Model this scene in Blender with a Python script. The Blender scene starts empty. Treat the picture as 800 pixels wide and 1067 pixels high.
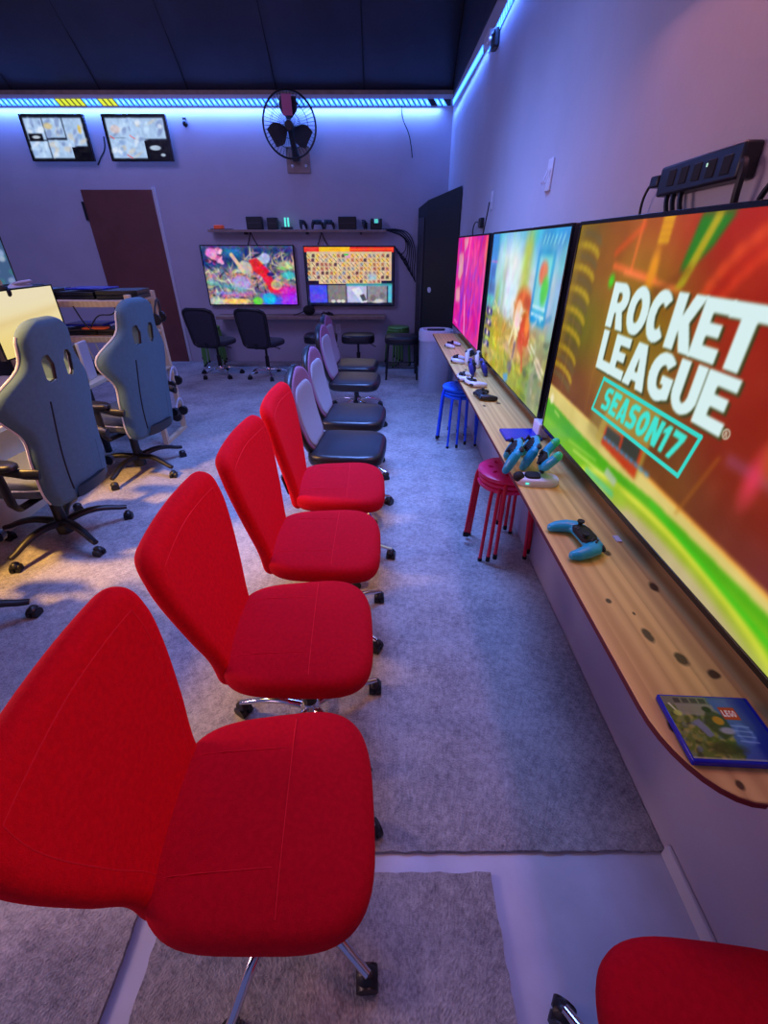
import bpy, bmesh, math, random
import numpy as np
from mathutils import Vector, Matrix, Euler
random.seed(7)
PI = math.pi
S = bpy.context.scene
COL = S.collection
def R(d): return math.radians(d)
def lin(c):
    return tuple(((v/255)/12.92 if v/255 <= .04045 else ((v/255+.055)/1.055)**2.4) for v in c)

# ------------------------------------------------------------------ materials
def mat(name, rgb, rough=.6, metal=0., var=0., vscale=6., bump=0., bscale=200., emit=None, es=1., coat=0., spec=.5, sheen=0., rgb2=None):
    m = bpy.data.materials.new(name); m.use_nodes = True
    nt = m.node_tree; N = nt.nodes; L = nt.links
    b = N['Principled BSDF']; c = (*lin(rgb), 1)
    b.inputs['Base Color'].default_value = c
    b.inputs['Roughness'].default_value = rough
    b.inputs['Metallic'].default_value = metal
    b.inputs['Specular IOR Level'].default_value = spec
    if coat: b.inputs['Coat Weight'].default_value = coat
    if sheen: b.inputs['Sheen Weight'].default_value = sheen
    if emit:
        b.inputs['Emission Color'].default_value = (*lin(emit), 1); b.inputs['Emission Strength'].default_value = es
    if var or bump:
        tc = N.new('ShaderNodeTexCoord')
    if var:
        n = N.new('ShaderNodeTexNoise'); n.inputs['Scale'].default_value = vscale; n.inputs['Detail'].default_value = 5
        L.new(tc.outputs['Object'], n.inputs['Vector'])
        r = N.new('ShaderNodeValToRGB')
        c2 = lin(rgb2) if rgb2 else tuple(min(1, x*(1+var)) for x in c[:3])
        r.color_ramp.elements[0].position = .3; r.color_ramp.elements[1].position = .7
        r.color_ramp.elements[0].color = (*[x*(1-var) for x in c[:3]], 1)
        r.color_ramp.elements[1].color = (*c2, 1)
        L.new(n.outputs['Fac'], r.inputs['Fac']); L.new(r.outputs['Color'], b.inputs['Base Color'])
    if bump:
        n2 = N.new('ShaderNodeTexNoise'); n2.inputs['Scale'].default_value = bscale; n2.inputs['Detail'].default_value = 3
        L.new(tc.outputs['Object'], n2.inputs['Vector'])
        bp = N.new('ShaderNodeBump'); bp.inputs['Strength'].default_value = bump; bp.inputs['Distance'].default_value = .003
        L.new(n2.outputs['Fac'], bp.inputs['Height']); L.new(bp.outputs['Normal'], b.inputs['Normal'])
    return m

def mat_carpet():
    m = mat('carpet_pile', (150, 142, 136), .95, spec=.1)
    nt = m.node_tree; N = nt.nodes; L = nt.links; b = N['Principled BSDF']
    tc = N.new('ShaderNodeTexCoord')
    def noise(s, d=4, rough=.6):
        n = N.new('ShaderNodeTexNoise'); n.inputs['Scale'].default_value = s; n.inputs['Detail'].default_value = d
        n.inputs['Roughness'].default_value = rough
        L.new(tc.outputs['Object'], n.inputs['Vector']); return n
    a = noise(3.2); f = noise(48, 4, .7); g = noise(190, 2)
    def mth(op, x, y):
        q = N.new('ShaderNodeMath'); q.operation = op
        for i, z in enumerate((x, y)):
            if isinstance(z, (int, float)): q.inputs[i].default_value = z
            else: L.new(z, q.inputs[i])
        return q.outputs[0]
    s = mth('ADD', mth('MULTIPLY', a.outputs['Fac'], .35), mth('ADD', mth('MULTIPLY', f.outputs['Fac'], .45), mth('MULTIPLY', g.outputs['Fac'], .35)))
    r = N.new('ShaderNodeValToRGB')
    r.color_ramp.elements[0].position = .40; r.color_ramp.elements[1].position = .74
    r.color_ramp.elements[0].color = (*lin((108, 106, 111)), 1); r.color_ramp.elements[1].color = (*lin((198, 194, 192)), 1)
    L.new(s, r.inputs['Fac']); L.new(r.outputs['Color'], b.inputs['Base Color'])
    bp = N.new('ShaderNodeBump'); bp.inputs['Strength'].default_value = .9; bp.inputs['Distance'].default_value = .012
    L.new(s, bp.inputs['Height']); L.new(bp.outputs['Normal'], b.inputs['Normal'])
    return m

def mat_wood(name, ca, cb, plank=.075, knots=(), rough=.42, knotc=(44, 16, 8)):
    m = mat(name, ca, rough)
    nt = m.node_tree; N = nt.nodes; L = nt.links; b = N['Principled BSDF']
    tc = N.new('ShaderNodeTexCoord')
    mp = N.new('ShaderNodeMapping'); mp.inputs['Scale'].default_value = (9, .55, 9)
    L.new(tc.outputs['Object'], mp.inputs['Vector'])
    # grain: stretched distorted rings, shifted board by board
    sep = N.new('ShaderNodeSeparateXYZ'); L.new(tc.outputs['Object'], sep.inputs[0])
    q = N.new('ShaderNodeMath'); q.operation = 'DIVIDE'; q.inputs[1].default_value = plank; L.new(sep.outputs['X'], q.inputs[0])
    fl = N.new('ShaderNodeMath'); fl.operation = 'FLOOR'; L.new(q.outputs[0], fl.inputs[0])
    wn = N.new('ShaderNodeTexWhiteNoise'); wn.noise_dimensions = '1D'; L.new(fl.outputs[0], wn.inputs['W'])
    ad = N.new('ShaderNodeVectorMath'); ad.operation = 'ADD'; L.new(mp.outputs[0], ad.inputs[0])
    sc = N.new('ShaderNodeVectorMath'); sc.operation = 'SCALE'; sc.inputs['Scale'].default_value = 9
    L.new(wn.outputs['Color'], sc.inputs[0]); L.new(sc.outputs[0], ad.inputs[1])
    w = N.new('ShaderNodeTexWave'); w.bands_direction = 'X'; w.inputs['Scale'].default_value = .9
    w.inputs['Distortion'].default_value = 9; w.inputs['Detail'].default_value = 4; w.inputs['Detail Scale'].default_value = .55; w.inputs['Detail Roughness'].default_value = .6
    L.new(ad.outputs[0], w.inputs['Vector'])
    mx = N.new('ShaderNodeMix'); mx.data_type = 'RGBA'
    mx.inputs['A'].default_value = (*lin(ca), 1); mx.inputs['B'].default_value = (*lin(cb), 1)
    wf = N.new('ShaderNodeMath'); wf.operation = 'MULTIPLY'; wf.inputs[1].default_value = .6; L.new(w.outputs['Fac'], wf.inputs[0]); L.new(wf.outputs[0], mx.inputs['Factor'])
    br = N.new('ShaderNodeMath'); br.operation = 'MULTIPLY_ADD'; br.inputs[1].default_value = .22; br.inputs[2].default_value = .88
    L.new(wn.outputs['Value'], br.inputs[0])
    mul = N.new('ShaderNodeVectorMath'); mul.operation = 'SCALE'
    L.new(mx.outputs['Result'], mul.inputs[0]); L.new(br.outputs[0], mul.inputs['Scale'])
    last = mul.outputs[0]
    nz = N.new('ShaderNodeTexNoise'); nz.inputs['Scale'].default_value = 30; L.new(tc.outputs['Object'], nz.inputs['Vector'])
    for (kx, ky, rx, ry) in knots:
        s1 = N.new('ShaderNodeVectorMath'); s1.operation = 'SUBTRACT'; s1.inputs[1].default_value = (kx, ky, 0)
        L.new(tc.outputs['Object'], s1.inputs[0])
        s2 = N.new('ShaderNodeVectorMath'); s2.operation = 'MULTIPLY'; s2.inputs[1].default_value = (1/rx, 1/ry, 0)
        L.new(s1.outputs[0], s2.inputs[0])
        ln = N.new('ShaderNodeVectorMath'); ln.operation = 'LENGTH'; L.new(s2.outputs[0], ln.inputs[0])
        a2 = N.new('ShaderNodeMath'); a2.operation = 'MULTIPLY_ADD'; a2.inputs[1].default_value = 1.1; L.new(nz.outputs['Fac'], a2.inputs[0]); L.new(ln.outputs['Value'], a2.inputs[2])
        mr = N.new('ShaderNodeMapRange'); mr.inputs['From Min'].default_value = 1.25; mr.inputs['From Max'].default_value = 1.75
        mr.inputs['To Min'].default_value = .92; mr.inputs['To Max'].default_value = 0
        L.new(a2.outputs[0], mr.inputs['Value'])
        m2 = N.new('ShaderNodeMix'); m2.data_type = 'RGBA'; m2.inputs['B'].default_value = (*lin(knotc), 1)
        L.new(last, m2.inputs['A']); L.new(mr.outputs[0], m2.inputs['Factor']); last = m2.outputs['Result']
    L.new(last, b.inputs['Base Color'])
    return m

M = dict(
 wall=mat('painted_drywall', (184, 178, 190), .75, var=.05, vscale=2.5, bump=.15, bscale=60),
 wall_low=mat('painted_wainscot', (214, 190, 200), .7, var=.04, vscale=2, bump=.1, bscale=50),
 white=mat('white_trim_paint', (205, 205, 210), .5),
 floor=mat('grey_vinyl_floor', (196, 200, 216), .5, var=.12, vscale=5, bump=.1, bscale=30),
 carpet=mat_carpet(),
 insul=mat('black_vinyl_insulation', (46, 48, 62), .55, var=.25, vscale=1.5, bump=.6, bscale=9),
 plate=mat('raw_timber_plate', (140, 118, 100), .8, var=.2, vscale=12),
 door=mat('brown_flush_door', (112, 62, 56), .55, var=.15, vscale=4),
 black=mat('black_plastic', (22, 22, 26), .4, var=.1, vscale=30),
 blackm=mat('black_matte', (14, 14, 17), .75),
 darkg=mat('dark_grey_plastic', (48, 48, 54), .5),
 chrome=mat('polished_chrome', (225, 225, 232), .12, 1),
 steel=mat('brushed_steel', (205, 208, 220), .38, .55, var=.06, vscale=40),
 red=mat('red_woven_fabric', (240, 10, 34), .85, var=.08, vscale=90, bump=.5, bscale=420, sheen=.0, spec=.12),
 red_shaded=mat('shaded_red_woven_fabric', (212, 10, 36), .85, var=.08, vscale=90, bump=.5, bscale=420, spec=.12),  # same red cloth as the backs, with the seats' shade put into the colour
 redseam=mat('red_piping', (242, 34, 54), .8, spec=.15),
 redm=mat('red_enamel', (235, 18, 60), .35),
 pinkp=mat('pink_red_plastic', (255, 30, 104), .35),
 bluem=mat('blue_enamel', (20, 80, 225), .35),
 bluep=mat('blue_plastic', (20, 105, 240), .35),
 greenm=mat('green_enamel', (96, 150, 70), .4),
 leather=mat('black_leatherette', (28, 28, 34), .33, bump=.25, bscale=120),
 greymesh=mat('grey_mesh_fabric', (150, 142, 150), .85, var=.08, vscale=140, bump=.4, bscale=300),
 mauve=mat('mauve_grey_fabric', (140, 92, 122), .8, bump=.3, bscale=300),
 meshb=mat('black_mesh_fabric', (46, 45, 58), .7, bump=.5, bscale=260),
 teal=mat('slate_blue_fabric', (74, 104, 116), .85, var=.07, vscale=60, bump=.35, bscale=380),
 tealdk=mat('slate_grey_fabric', (84, 92, 96), .85, var=.07, vscale=60, bump=.35, bscale=380),
 pipe=mat('white_piping', (215, 214, 205), .6),
 pine=mat_wood('pine_shelf_board', (228, 188, 112), (190, 142, 80), .06,
   knots=[(.615,.73,.010,.022),(.655,.66,.013,.018),(.575,.845,.007,.010),(.545,.50,.008,.012),(.60,.395,.007,.010),(.70,.62,.012,.012),(.70,.40,.010,.014),
          (.618,.80,.004,.007),(.60,2.62,.012,.02),(.63,2.75,.01,.015),(.57,2.45,.01,.02),(.66,2.5,.014,.02),(.60,3.3,.01,.02),(.55,3.55,.008,.02),(.66,1.05,.010,.014),(.72,.9,.012,.02)]),
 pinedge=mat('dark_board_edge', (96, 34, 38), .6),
 lumber=mat_wood('framing_lumber', (226, 200, 166), (206, 172, 134), .3, rough=.7),
 greyboard=mat('grey_shelf_board', (150, 128, 118), .7, var=.15, vscale=15),
 desk=mat('cream_laminate', (232, 210, 176), .5),
 ctrl=mat('teal_controller_plastic', (34, 160, 196), .3),
 ctrlg=mat('green_controller_plastic', (50, 200, 140), .3),
 ctrlw=mat('white_controller_plastic', (205, 200, 212), .3),
 ctrlb=mat('navy_controller_plastic', (32, 42, 140), .35),
 bluecase=mat('blue_case_plastic', (16, 30, 170), .25),
 cable=mat('black_cable', (16, 16, 20), .5),
 cream=mat('cream_cable', (210, 196, 160), .5),
 yellowb=mat('yellow_cardboard', (222, 180, 60), .7),
 orange=mat('orange_plastic', (226, 84, 36), .4, emit=(226, 84, 36), es=.12),
 bezel=mat('glossy_bezel', (10, 10, 13), .22),
 whitel=mat('white_console_plastic', (214, 212, 222), .4),
 pinkbl=mat('pink_fan_label', (190, 96, 130), .6),
)
def emat(name, rgb, s=1.):
    m = mat(name, (0, 0, 0), .5); b = m.node_tree.nodes['Principled BSDF']
    b.inputs['Emission Color'].default_value = (*rgb, 1); b.inputs['Emission Strength'].default_value = s; return m
LEDC = emat('led_cyan_emitter', (.12, .62, 3.2), 1.3)
LEDC2 = emat('led_white_blue_emitter', (.35, .95, 3.0), 1.4)
LEDY = emat('led_yellow_emitter', (.75, .85, .05), 1.0)
LEDG = emat('teal_indicator_light', (.1, .8, .7), 1.2)

# ------------------------------------------------------------------ geometry
class MB:
    def __init__(s): s.v = []; s.f = []; s.mi = []; s.cur = 0; s.T = None
    def add(s, vs, fs):
        o = len(s.v)
        for p in vs:
            p = Vector(p)
            if s.T is not None: p = s.T @ p
            s.v.append(p)
        for f in fs: s.f.append([i+o for i in f]); s.mi.append(s.cur)
        return s
    def box(s, x0, x1, y0, y1, z0, z1):
        vs = [(x, y, z) for z in (z0, z1) for y in (y0, y1) for x in (x0, x1)]
        return s.add(vs, [(0,2,3,1),(4,5,7,6),(0,1,5,4),(2,6,7,3),(0,4,6,2),(1,3,7,5)])
    def loft(s, rings, cap0=True, cap1=True, closed=True):
        n = len(rings[0]); vs = [p for r in rings for p in r]; fs = []
        for k in range(len(rings)-1):
            for i in range(n if closed else n-1):
                j = (i+1) % n
                fs.append((k*n+i, k*n+j, (k+1)*n+j, (k+1)*n+i))
        if cap0: fs.append(tuple(reversed(range(n))))
        if cap1: fs.append(tuple((len(rings)-1)*n+i for i in range(n)))
        return s.add(vs, fs)
    def tube(s, pts, r, n=8):
        pts = [Vector(p) for p in pts]; m = len(pts)
        rr = r if isinstance(r, (list, tuple)) else [r]*m
        rings = []; up = None
        for i, p in enumerate(pts):
            d = (pts[min(i+1, m-1)]-pts[max(i-1, 0)]).normalized()
            if up is None:
                up = Vector((0,0,1)) if abs(d.z) < .9 else Vector((1,0,0))
            a = d.cross(up).normalized(); b2 = a.cross(d).normalized(); up = b2
            q = rr[i]; qa, qb = q if isinstance(q, tuple) else (q, q)
            rings.append([p + a*math.cos(2*PI*k/n)*qa + b2*math.sin(2*PI*k/n)*qb for k in range(n)])
        return s.loft(rings)
    def cyl(s, c, r, z0, z1, n=20, r2=None):
        r2 = r if r2 is None else r2
        return s.loft([[(c[0]+q*math.cos(2*PI*k/n), c[1]+q*math.sin(2*PI*k/n), z) for k in range(n)] for q, z in ((r, z0), (r2, z1))])
    def lathe(s, prof, n=20, c=(0, 0)):
        return s.loft([[(c[0]+max(r, 1e-4)*math.cos(2*PI*k/n), c[1]+max(r, 1e-4)*math.sin(2*PI*k/n), z) for k in range(n)] for r, z in prof])
    def prism(s, poly, z0, z1):
        return s.loft([[(x, y, z) for x, y in poly] for z in (z0, z1)])
    def ball(s, c, r, n=12):
        rx, ry, rz = r if isinstance(r, tuple) else (r, r, r)
        return s.loft([[(c[0]+rx*math.sin(PI*(k+.02)/(n+.04))*math.cos(2*PI*i/(n*2)), c[1]+ry*math.sin(PI*(k+.02)/(n+.04))*math.sin(2*PI*i/(n*2)), c[2]-rz*math.cos(PI*(k+.02)/(n+.04))) for i in range(n*2)] for k in range(n+1)])
    def build(s, name, m, parent=None, smooth=35, bevel=0, seg=2):
        me = bpy.data.meshes.new(name); me.from_pydata([tuple(v) for v in s.v], [], s.f)
        for q in (m if isinstance(m, (list, tuple)) else [m]): me.materials.append(q)
        if any(s.mi): me.polygons.foreach_set('material_index', s.mi)
        bm = bmesh.new(); bm.from_mesh(me); bmesh.ops.recalc_face_normals(bm, faces=bm.faces); bm.to_mesh(me); bm.free()
        if smooth:
            me.polygons.foreach_set('use_smooth', [True]*len(me.polygons)); me.set_sharp_from_angle(angle=R(smooth))
        o = bpy.data.objects.new(name, me); COL.objects.link(o)
        if parent: o.parent = parent
        if bevel:
            b = o.modifiers.new('bevel', 'BEVEL'); b.width = bevel; b.segments = seg; b.limit_method = 'ANGLE'; b.angle_limit = R(40)
        return o
def tag(o, label, cat, group=None, kind=None):
    if label: o['label'] = label
    if cat: o['category'] = cat
    if group: o['group'] = group
    if kind: o['kind'] = kind
    return o
def thing(name, label, cat, loc=(0, 0, 0), rz=0, group=None):
    o = bpy.data.objects.new(name, None); COL.objects.link(o); o.empty_display_size = .1
    o.location = loc; o.rotation_euler = (0, 0, R(rz)); return tag(o, label, cat, group)
def struct(o): o['kind'] = 'structure'; return o
KIDS = {}
def dup(o, label=None, loc=None, rz=None, parent=None):
    c = o.copy(); COL.objects.link(c)
    if parent is not None: c.parent = parent
    for ch in [x for x in COL.objects if x.parent == o]: dup(ch, parent=c)
    if label: c['label'] = label
    if loc is not None: c.location = loc
    if rz is not None: c.rotation_euler = (0, 0, R(rz))
    return c
def cutholes(o, cutter_mb):
    c = cutter_mb.build('cutter', M['black'], o.parent)
    md = o.modifiers.new('cut', 'BOOLEAN'); md.operation = 'DIFFERENCE'; md.object = c; md.solver = 'EXACT'
    bpy.context.view_layer.update(); dg = bpy.context.evaluated_depsgraph_get()
    me = bpy.data.meshes.new_from_object(o.evaluated_get(dg))
    o.modifiers.clear(); old = o.data; o.data = me; me.name = old.name
    bpy.data.objects.remove(c)
    me.set_sharp_from_angle(angle=R(35))
def superell(a, b, e, n=40):
    r = []
    for k in range(n):
        t = 2*PI*k/n; c, s = math.cos(t), math.sin(t)
        r.append((a*math.copysign(abs(c)**(2/e), c), b*math.copysign(abs(s)**(2/e), s)))
    return r
def cushion(mb, outline, z0, z1, dome=.012, edge=.03, zf=None):
    """soft pad: outline (x,y) lofted through a rounded side profile"""
    prof = []
    for k in range(5):
        a = PI/2*k/4; prof.append((edge*.6*(1-math.sin(a)), z0+edge*.6*(1-math.cos(a))))
    for k in range(6):
        a = PI/2*k/5; prof.append((edge*(1-math.cos(a)), z1-edge+edge*math.sin(a)))
    rings = []
    def ring(ins, z, f=1):
        out = []
        for (x, y) in outline:
            r = math.hypot(x, y); k = (r-ins)/r*f
            px, py = x*k, y*k
            out.append((px, py, z+(zf(px, py) if zf else 0)))
        return out
    for ins, z in prof: rings.append(ring(ins, z))
    ins = edge
    for f, d in ((.85, .45), (.65, .75), (.4, .93), (.15, 1.)): rings.append(ring(ins, z1+dome*d, f))
    mb.loft(rings); return mb
def pad(mb, hwf, z0, z1, xf, tf, nu=20, nv=24, yo=0, rc=.5):
    """upright upholstered panel: width 2*hwf(v) at height v, centre surface xf(y,z), half thickness tf"""
    F = []; B = []
    for j in range(nv+1):
        v = .5-.5*math.cos(PI*j/nv)
        z = z0+(z1-z0)*v; hw = hwf(v)
        rf = []; rb = []
        for i in range(nu+1):
            u = -math.cos(PI*i/nu)
            y = hw*u; ev = min(1, (min(v, 1-v)*(z1-z0))/.03); eu = min(1, (1-abs(u))*hw/.03)
            t = tf*math.sqrt(max(0, 1-(1-ev)**2))*math.sqrt(max(0, 1-(1-eu)**2))
            x = xf(y, z)
            rf.append((x+t, y+yo, z)); rb.append((x-t, y+yo, z))
        F.append(rf); B.append(rb)
    n = nu+1
    vs = [p for r in F for p in r]+[p for r in B for p in r]; o = n*(nv+1); fs = []
    for j in range(nv):
        for i in range(nu):
            a = j*n+i
            fs.append((a, a+1, a+n+1, a+n)); fs.append((o+a, o+a+n, o+a+n+1, o+a+1))
    mb.add(vs, fs); return mb
def weld(o, d=.0004):
    bm = bmesh.new(); bm.from_mesh(o.data); bmesh.ops.remove_doubles(bm, verts=bm.verts, dist=d)
    bmesh.ops.recalc_face_normals(bm, faces=bm.faces); bm.to_mesh(o.data); bm.free(); return o
def interp(pts):
    """smooth (Catmull-Rom) curve through the points"""
    n = len(pts); sl = []
    for i in range(n):
        if i in (0, n-1):
            j = 0 if i == 0 else n-2; sl.append((pts[j+1][1]-pts[j][1])/(pts[j+1][0]-pts[j][0]))
        else:
            sl.append((pts[i+1][1]-pts[i-1][1])/(pts[i+1][0]-pts[i-1][0]))
    def f(v):
        for i in range(n-1):
            (a, x), (b, y) = pts[i], pts[i+1]
            if v <= b or i == n-2:
                h = b-a; t = min(1, max(0, (v-a)/h)); t2 = t*t; t3 = t2*t
                return (2*t3-3*t2+1)*x+(t3-2*t2+t)*h*sl[i]+(-2*t3+3*t2)*y+(t3-t2)*h*sl[i+1]
    return f
def cap_hw(base, H, rt, rb):
    """round the top and bottom corners of a panel whose half width is base(v)"""
    def f(v):
        z = v*H; w = base(v)
        if H-z < rt: d = 1-(H-z)/rt; w = w-rt+rt*math.sqrt(max(0, 1-d*d))
        if z < rb: d = 1-z/rb; w = w-rb+rb*math.sqrt(max(0, 1-d*d))
        return max(w, .004)
    return f

# ------------------------------------------------------------------ screens
class Canvas:
    def __init__(s, w, h, px, base=(0, 0, 0)):
        s.w, s.h = w, h; s.nx, s.ny = px, int(px*h/w)
        s.X, s.Y = np.meshgrid(np.linspace(0, w, s.nx), np.linspace(0, h, s.ny))
        s.C = np.zeros((s.ny, s.nx, 3)); s.C[:] = base
        s.rng = np.random.RandomState(3)
    def put(s, m, c, a=1.):
        m = (m*a)[..., None]; s.C = s.C*(1-m)+np.array(c, float)*m
    def sm(s, d, soft):
        if soft <= 0: return (d < 0).astype(float)
        return np.clip(.5-d/soft, 0, 1)
    def ell(s, x, y, rx, ry, c, a=1, soft=.004, rot=0):
        dx, dy = s.X-x, s.Y-y; cr, sr = math.cos(R(rot)), math.sin(R(rot))
        u, v = (dx*cr+dy*sr)/rx, (-dx*sr+dy*cr)/ry
        s.put(s.sm((np.sqrt(u*u+v*v)-1)*min(rx, ry), soft), c, a)
    def line(s, p, q, w, c, a=1, soft=.003, w2=None):
        px, py = p; qx, qy = q; dx, dy = qx-px, qy-py; L2 = dx*dx+dy*dy
        t = np.clip(((s.X-px)*dx+(s.Y-py)*dy)/L2, 0, 1)
        d = np.hypot(s.X-px-t*dx, s.Y-py-t*dy); ww = w if w2 is None else w+(w2-w)*t
        s.put(s.sm(d-ww/2, soft), c, a)
    def inpoly(s, pts):
        m = np.zeros(s.X.shape, bool); n = len(pts)
        for i in range(n):
            (x0, y0), (x1, y1) = pts[i], pts[(i+1) % n]
            if y0 == y1: continue
            cnd = ((y0 > s.Y) != (y1 > s.Y)) & (s.X < (x1-x0)*(s.Y-y0)/(y1-y0)+x0)
            m ^= cnd
        return m
    def poly(s, pts, c, a=1, blur=0):
        m = s.inpoly(pts).astype(float)
        if blur: m = s.bl(m, blur)
        s.put(m, c, a)
    def rect(s, x0, x1, y0, y1, c, a=1, blur=0): s.poly([(x0, y0), (x1, y0), (x1, y1), (x0, y1)], c, a, blur)
    def bl(s, m, k):
        for _ in range(2):
            for ax in (0, 1):
                p = np.concatenate([np.repeat(m.take([0], ax), k, ax), m, np.repeat(m.take([-1], ax), k, ax)], ax)
                cs = np.cumsum(p, ax); n = m.shape[ax]
                m = (cs.take(range(2*k, 2*k+n), ax)-np.concatenate([np.zeros_like(cs.take([0], ax)), cs], ax).take(range(0, n), ax))/(2*k+1)
        return m
    def blur(s, k):
        s.C = np.stack([s.bl(s.C[..., i], k) for i in range(3)], -1)
    def noise(s, cell, amp, col=False):
        gx, gy = int(s.w/cell)+3, int(s.h/cell)+3
        g = s.rng.rand(gy, gx, 3 if col else 1)-.5
        fx, fy = s.X/cell, s.Y/cell; ix, iy = fx.astype(int), fy.astype(int)
        tx, ty = (fx-ix)[..., None], (fy-iy)[..., None]; tx = tx*tx*(3-2*tx); ty = ty*ty*(3-2*ty)
        v = (g[iy, ix]*(1-tx)+g[iy, ix+1]*tx)*(1-ty)+(g[iy+1, ix]*(1-tx)+g[iy+1, ix+1]*tx)*ty
        s.C = s.C+v*amp
    def mesh(s, name, material, parent, frame):
        """frame(x,y)->xyz arrays (metres on the screen to the screen's plane)"""
        P = frame(s.X, s.Y); co = np.stack([np.broadcast_to(q, s.X.shape) for q in P], -1).reshape(-1, 3).astype(np.float32)
        nx, ny = s.nx, s.ny
        i = (np.arange(ny-1)[:, None]*nx+np.arange(nx-1)[None]).ravel()
        F = np.stack([i, i+1, i+nx+1, i+nx], -1).astype(np.int32)
        me = bpy.data.meshes.new(name); me.vertices.add(len(co)); me.vertices.foreach_set('co', co.ravel())
        me.loops.add(F.size); me.loops.foreach_set('vertex_index', F.ravel())
        me.polygons.add(len(F)); me.polygons.foreach_set('loop_start', np.arange(0, F.size, 4, dtype=np.int32))
        me.update(calc_edges=True)
        c = np.clip(s.C/255, 0, 1); c = np.where(c <= .04045, c/12.92, ((c+.055)/1.055)**2.4)
        at = me.color_attributes.new('paint', 'FLOAT_COLOR', 'POINT')
        at.data.foreach_set('color', np.concatenate([c, np.ones(c.shape[:2]+(1,))], -1).astype(np.float32).ravel())
        me.materials.append(material)
        o = bpy.data.objects.new(name, me); COL.objects.link(o); o.parent = parent; return o
def paintmat(name, emit):
    m = bpy.data.materials.new(name); m.use_nodes = True; N = m.node_tree.nodes; L = m.node_tree.links; b = N['Principled BSDF']
    a = N.new('ShaderNodeAttribute'); a.attribute_name = 'paint'
    if emit:
        b.inputs['Base Color'].default_value = (.004, .004, .004, 1); b.inputs['Roughness'].default_value = .35
        b.inputs['Specular IOR Level'].default_value = .25
        L.new(a.outputs['Color'], b.inputs['Emission Color']); b.inputs['Emission Strength'].default_value = emit
    else:
        L.new(a.outputs['Color'], b.inputs['Base Color']); b.inputs['Roughness'].default_value = .25
    return m
SCREEN = paintmat('lit_screen_image', 1.0)
PRINT = paintmat('printed_sleeve', 0)

# letters as polygons in a 1x1 box (y up); each a list of outer polygons, then holes
def arc(cx, cy, rx, ry, a0, a1, n=14): return [(cx+rx*math.cos(R(a0+(a1-a0)*k/n)), cy+ry*math.sin(R(a0+(a1-a0)*k/n))) for k in range(n+1)]
def ring_letter(w): pass
GL = {
 'R': ([[(0,0),(0,1),(.55,1)]+arc(.55,.68,.42,.32,90,-60,10)+[(1,0),(.6,0),(.45,.34),(.38,.34),(.38,0)]], [[(.38,.58),(.38,.78),(.5,.78)]+arc(.5,.68,.1,.1,90,-90,6)+[(.5,.58)]]),
 'O': ([arc(.5,.5,.5,.5,0,360,32)[:-1]], [arc(.5,.5,.15,.24,0,360,20)[:-1]]),
 'C': ([arc(.52,.5,.52,.5,42,318,26)+[(.62,.37)]+arc(.54,.5,.17,.24,-60,-300,14)+[(.66,.66)]], []),
 'K': ([[(0,0),(0,1),(.36,1),(.36,.62),(.6,1),(1,1),(.66,.52),(1,0),(.58,0),(.36,.36),(.36,0)]], []),
 'E': ([[(0,0),(0,1),(1,1),(1,.76),(.42,.76),(.42,.62),(.86,.62),(.86,.39),(.42,.39),(.42,.24),(1,.24),(1,0)]], []),
 'T': ([[(0,.75),(0,1),(1,1),(1,.75),(.7,.75),(.7,0),(.3,0),(.3,.75)]], []),
 'L': ([[(0,0),(0,1),(.4,1),(.4,.26),(1,.26),(1,0)]], []),
 'A': ([[(0,0),(.3,1),(.7,1),(1,0),(.64,0),(.6,.16),(.4,.16),(.36,0)]], [[(.44,.36),(.5,.68),(.56,.36)]]),
 'G': ([arc(.52,.5,.52,.5,42,300,26)+[(.98,.12),(.98,.56),(.54,.56),(.54,.36),(.66,.36),(.64,.28)]+arc(.54,.5,.17,.24,-70,-300,14)+[(.66,.66)]], []),
 'U': ([[(0,1),(.38,1),(.38,.36)]+arc(.5,.36,.12,.13,180,360,8)+[(.62,.36),(.62,1),(1,1),(1,.4)]+arc(.5,.4,.5,.4,0,-180,16)+[(0,.4)]], []),
 'S': ([[(.95,1),(.3,1),(0,.85),(0,.55),(.2,.42),(.6,.38),(.6,.24),(0,.24),(0,0),(.7,0),(1,.14),(1,.48),(.8,.6),(.4,.64),(.4,.77),(.95,.77)]], []),
 'N': ([[(0,0),(0,1),(.4,1),(.64,.5),(.64,1),(1,1),(1,0),(.62,0),(.36,.5),(.36,0)]], []),
 '1': ([[(.1,.78),(.45,1),(.85,1),(.85,0),(.4,0),(.4,.7),(.1,.6)]], []),
 '7': ([[(0,1),(1,1),(1,.8),(.55,0),(.15,0),(.6,.76),(0,.76)]], []),
}
def glyph(cv, ch, x0, x1, y0, y1, c, sh=0, a=1):
    m = np.zeros(cv.X.shape, bool)
    f = lambda P: [(x0+(x1-x0)*p[0]+sh*p[1], y0+(y1-y0)*p[1]) for p in P]
    outs, holes = GL[ch]
    for P in outs: m |= cv.inpoly(f(P))
    for P in holes: m &= ~cv.inpoly(f(P))
    cv.put(cv.bl(m.astype(float), 1) if a == 1 else m.astype(float), c, a)

# ------------------------------------------------------------------ room shell
W = .81; D = 6.86; XL = -6.2; YN = -1.6; ZT = 3.0
def wallbox(name, *a, m='wall'):
    return struct(MB().box(*a).build(name, M[m], smooth=0))
wallbox('wall_right', W, W+.12, YN, D+.6, 0, 5.6)
wallbox('wall_back', XL, W+.12, D, D+.12, 0, ZT)
struct(MB().box(XL, W+.12, YN, D+.6, -.1, 0).build('floor', M['floor'], smooth=0))
wallbox('trim_1', XL, W, D-.012, D+.14, ZT, ZT+.035, m='plate')
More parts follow.
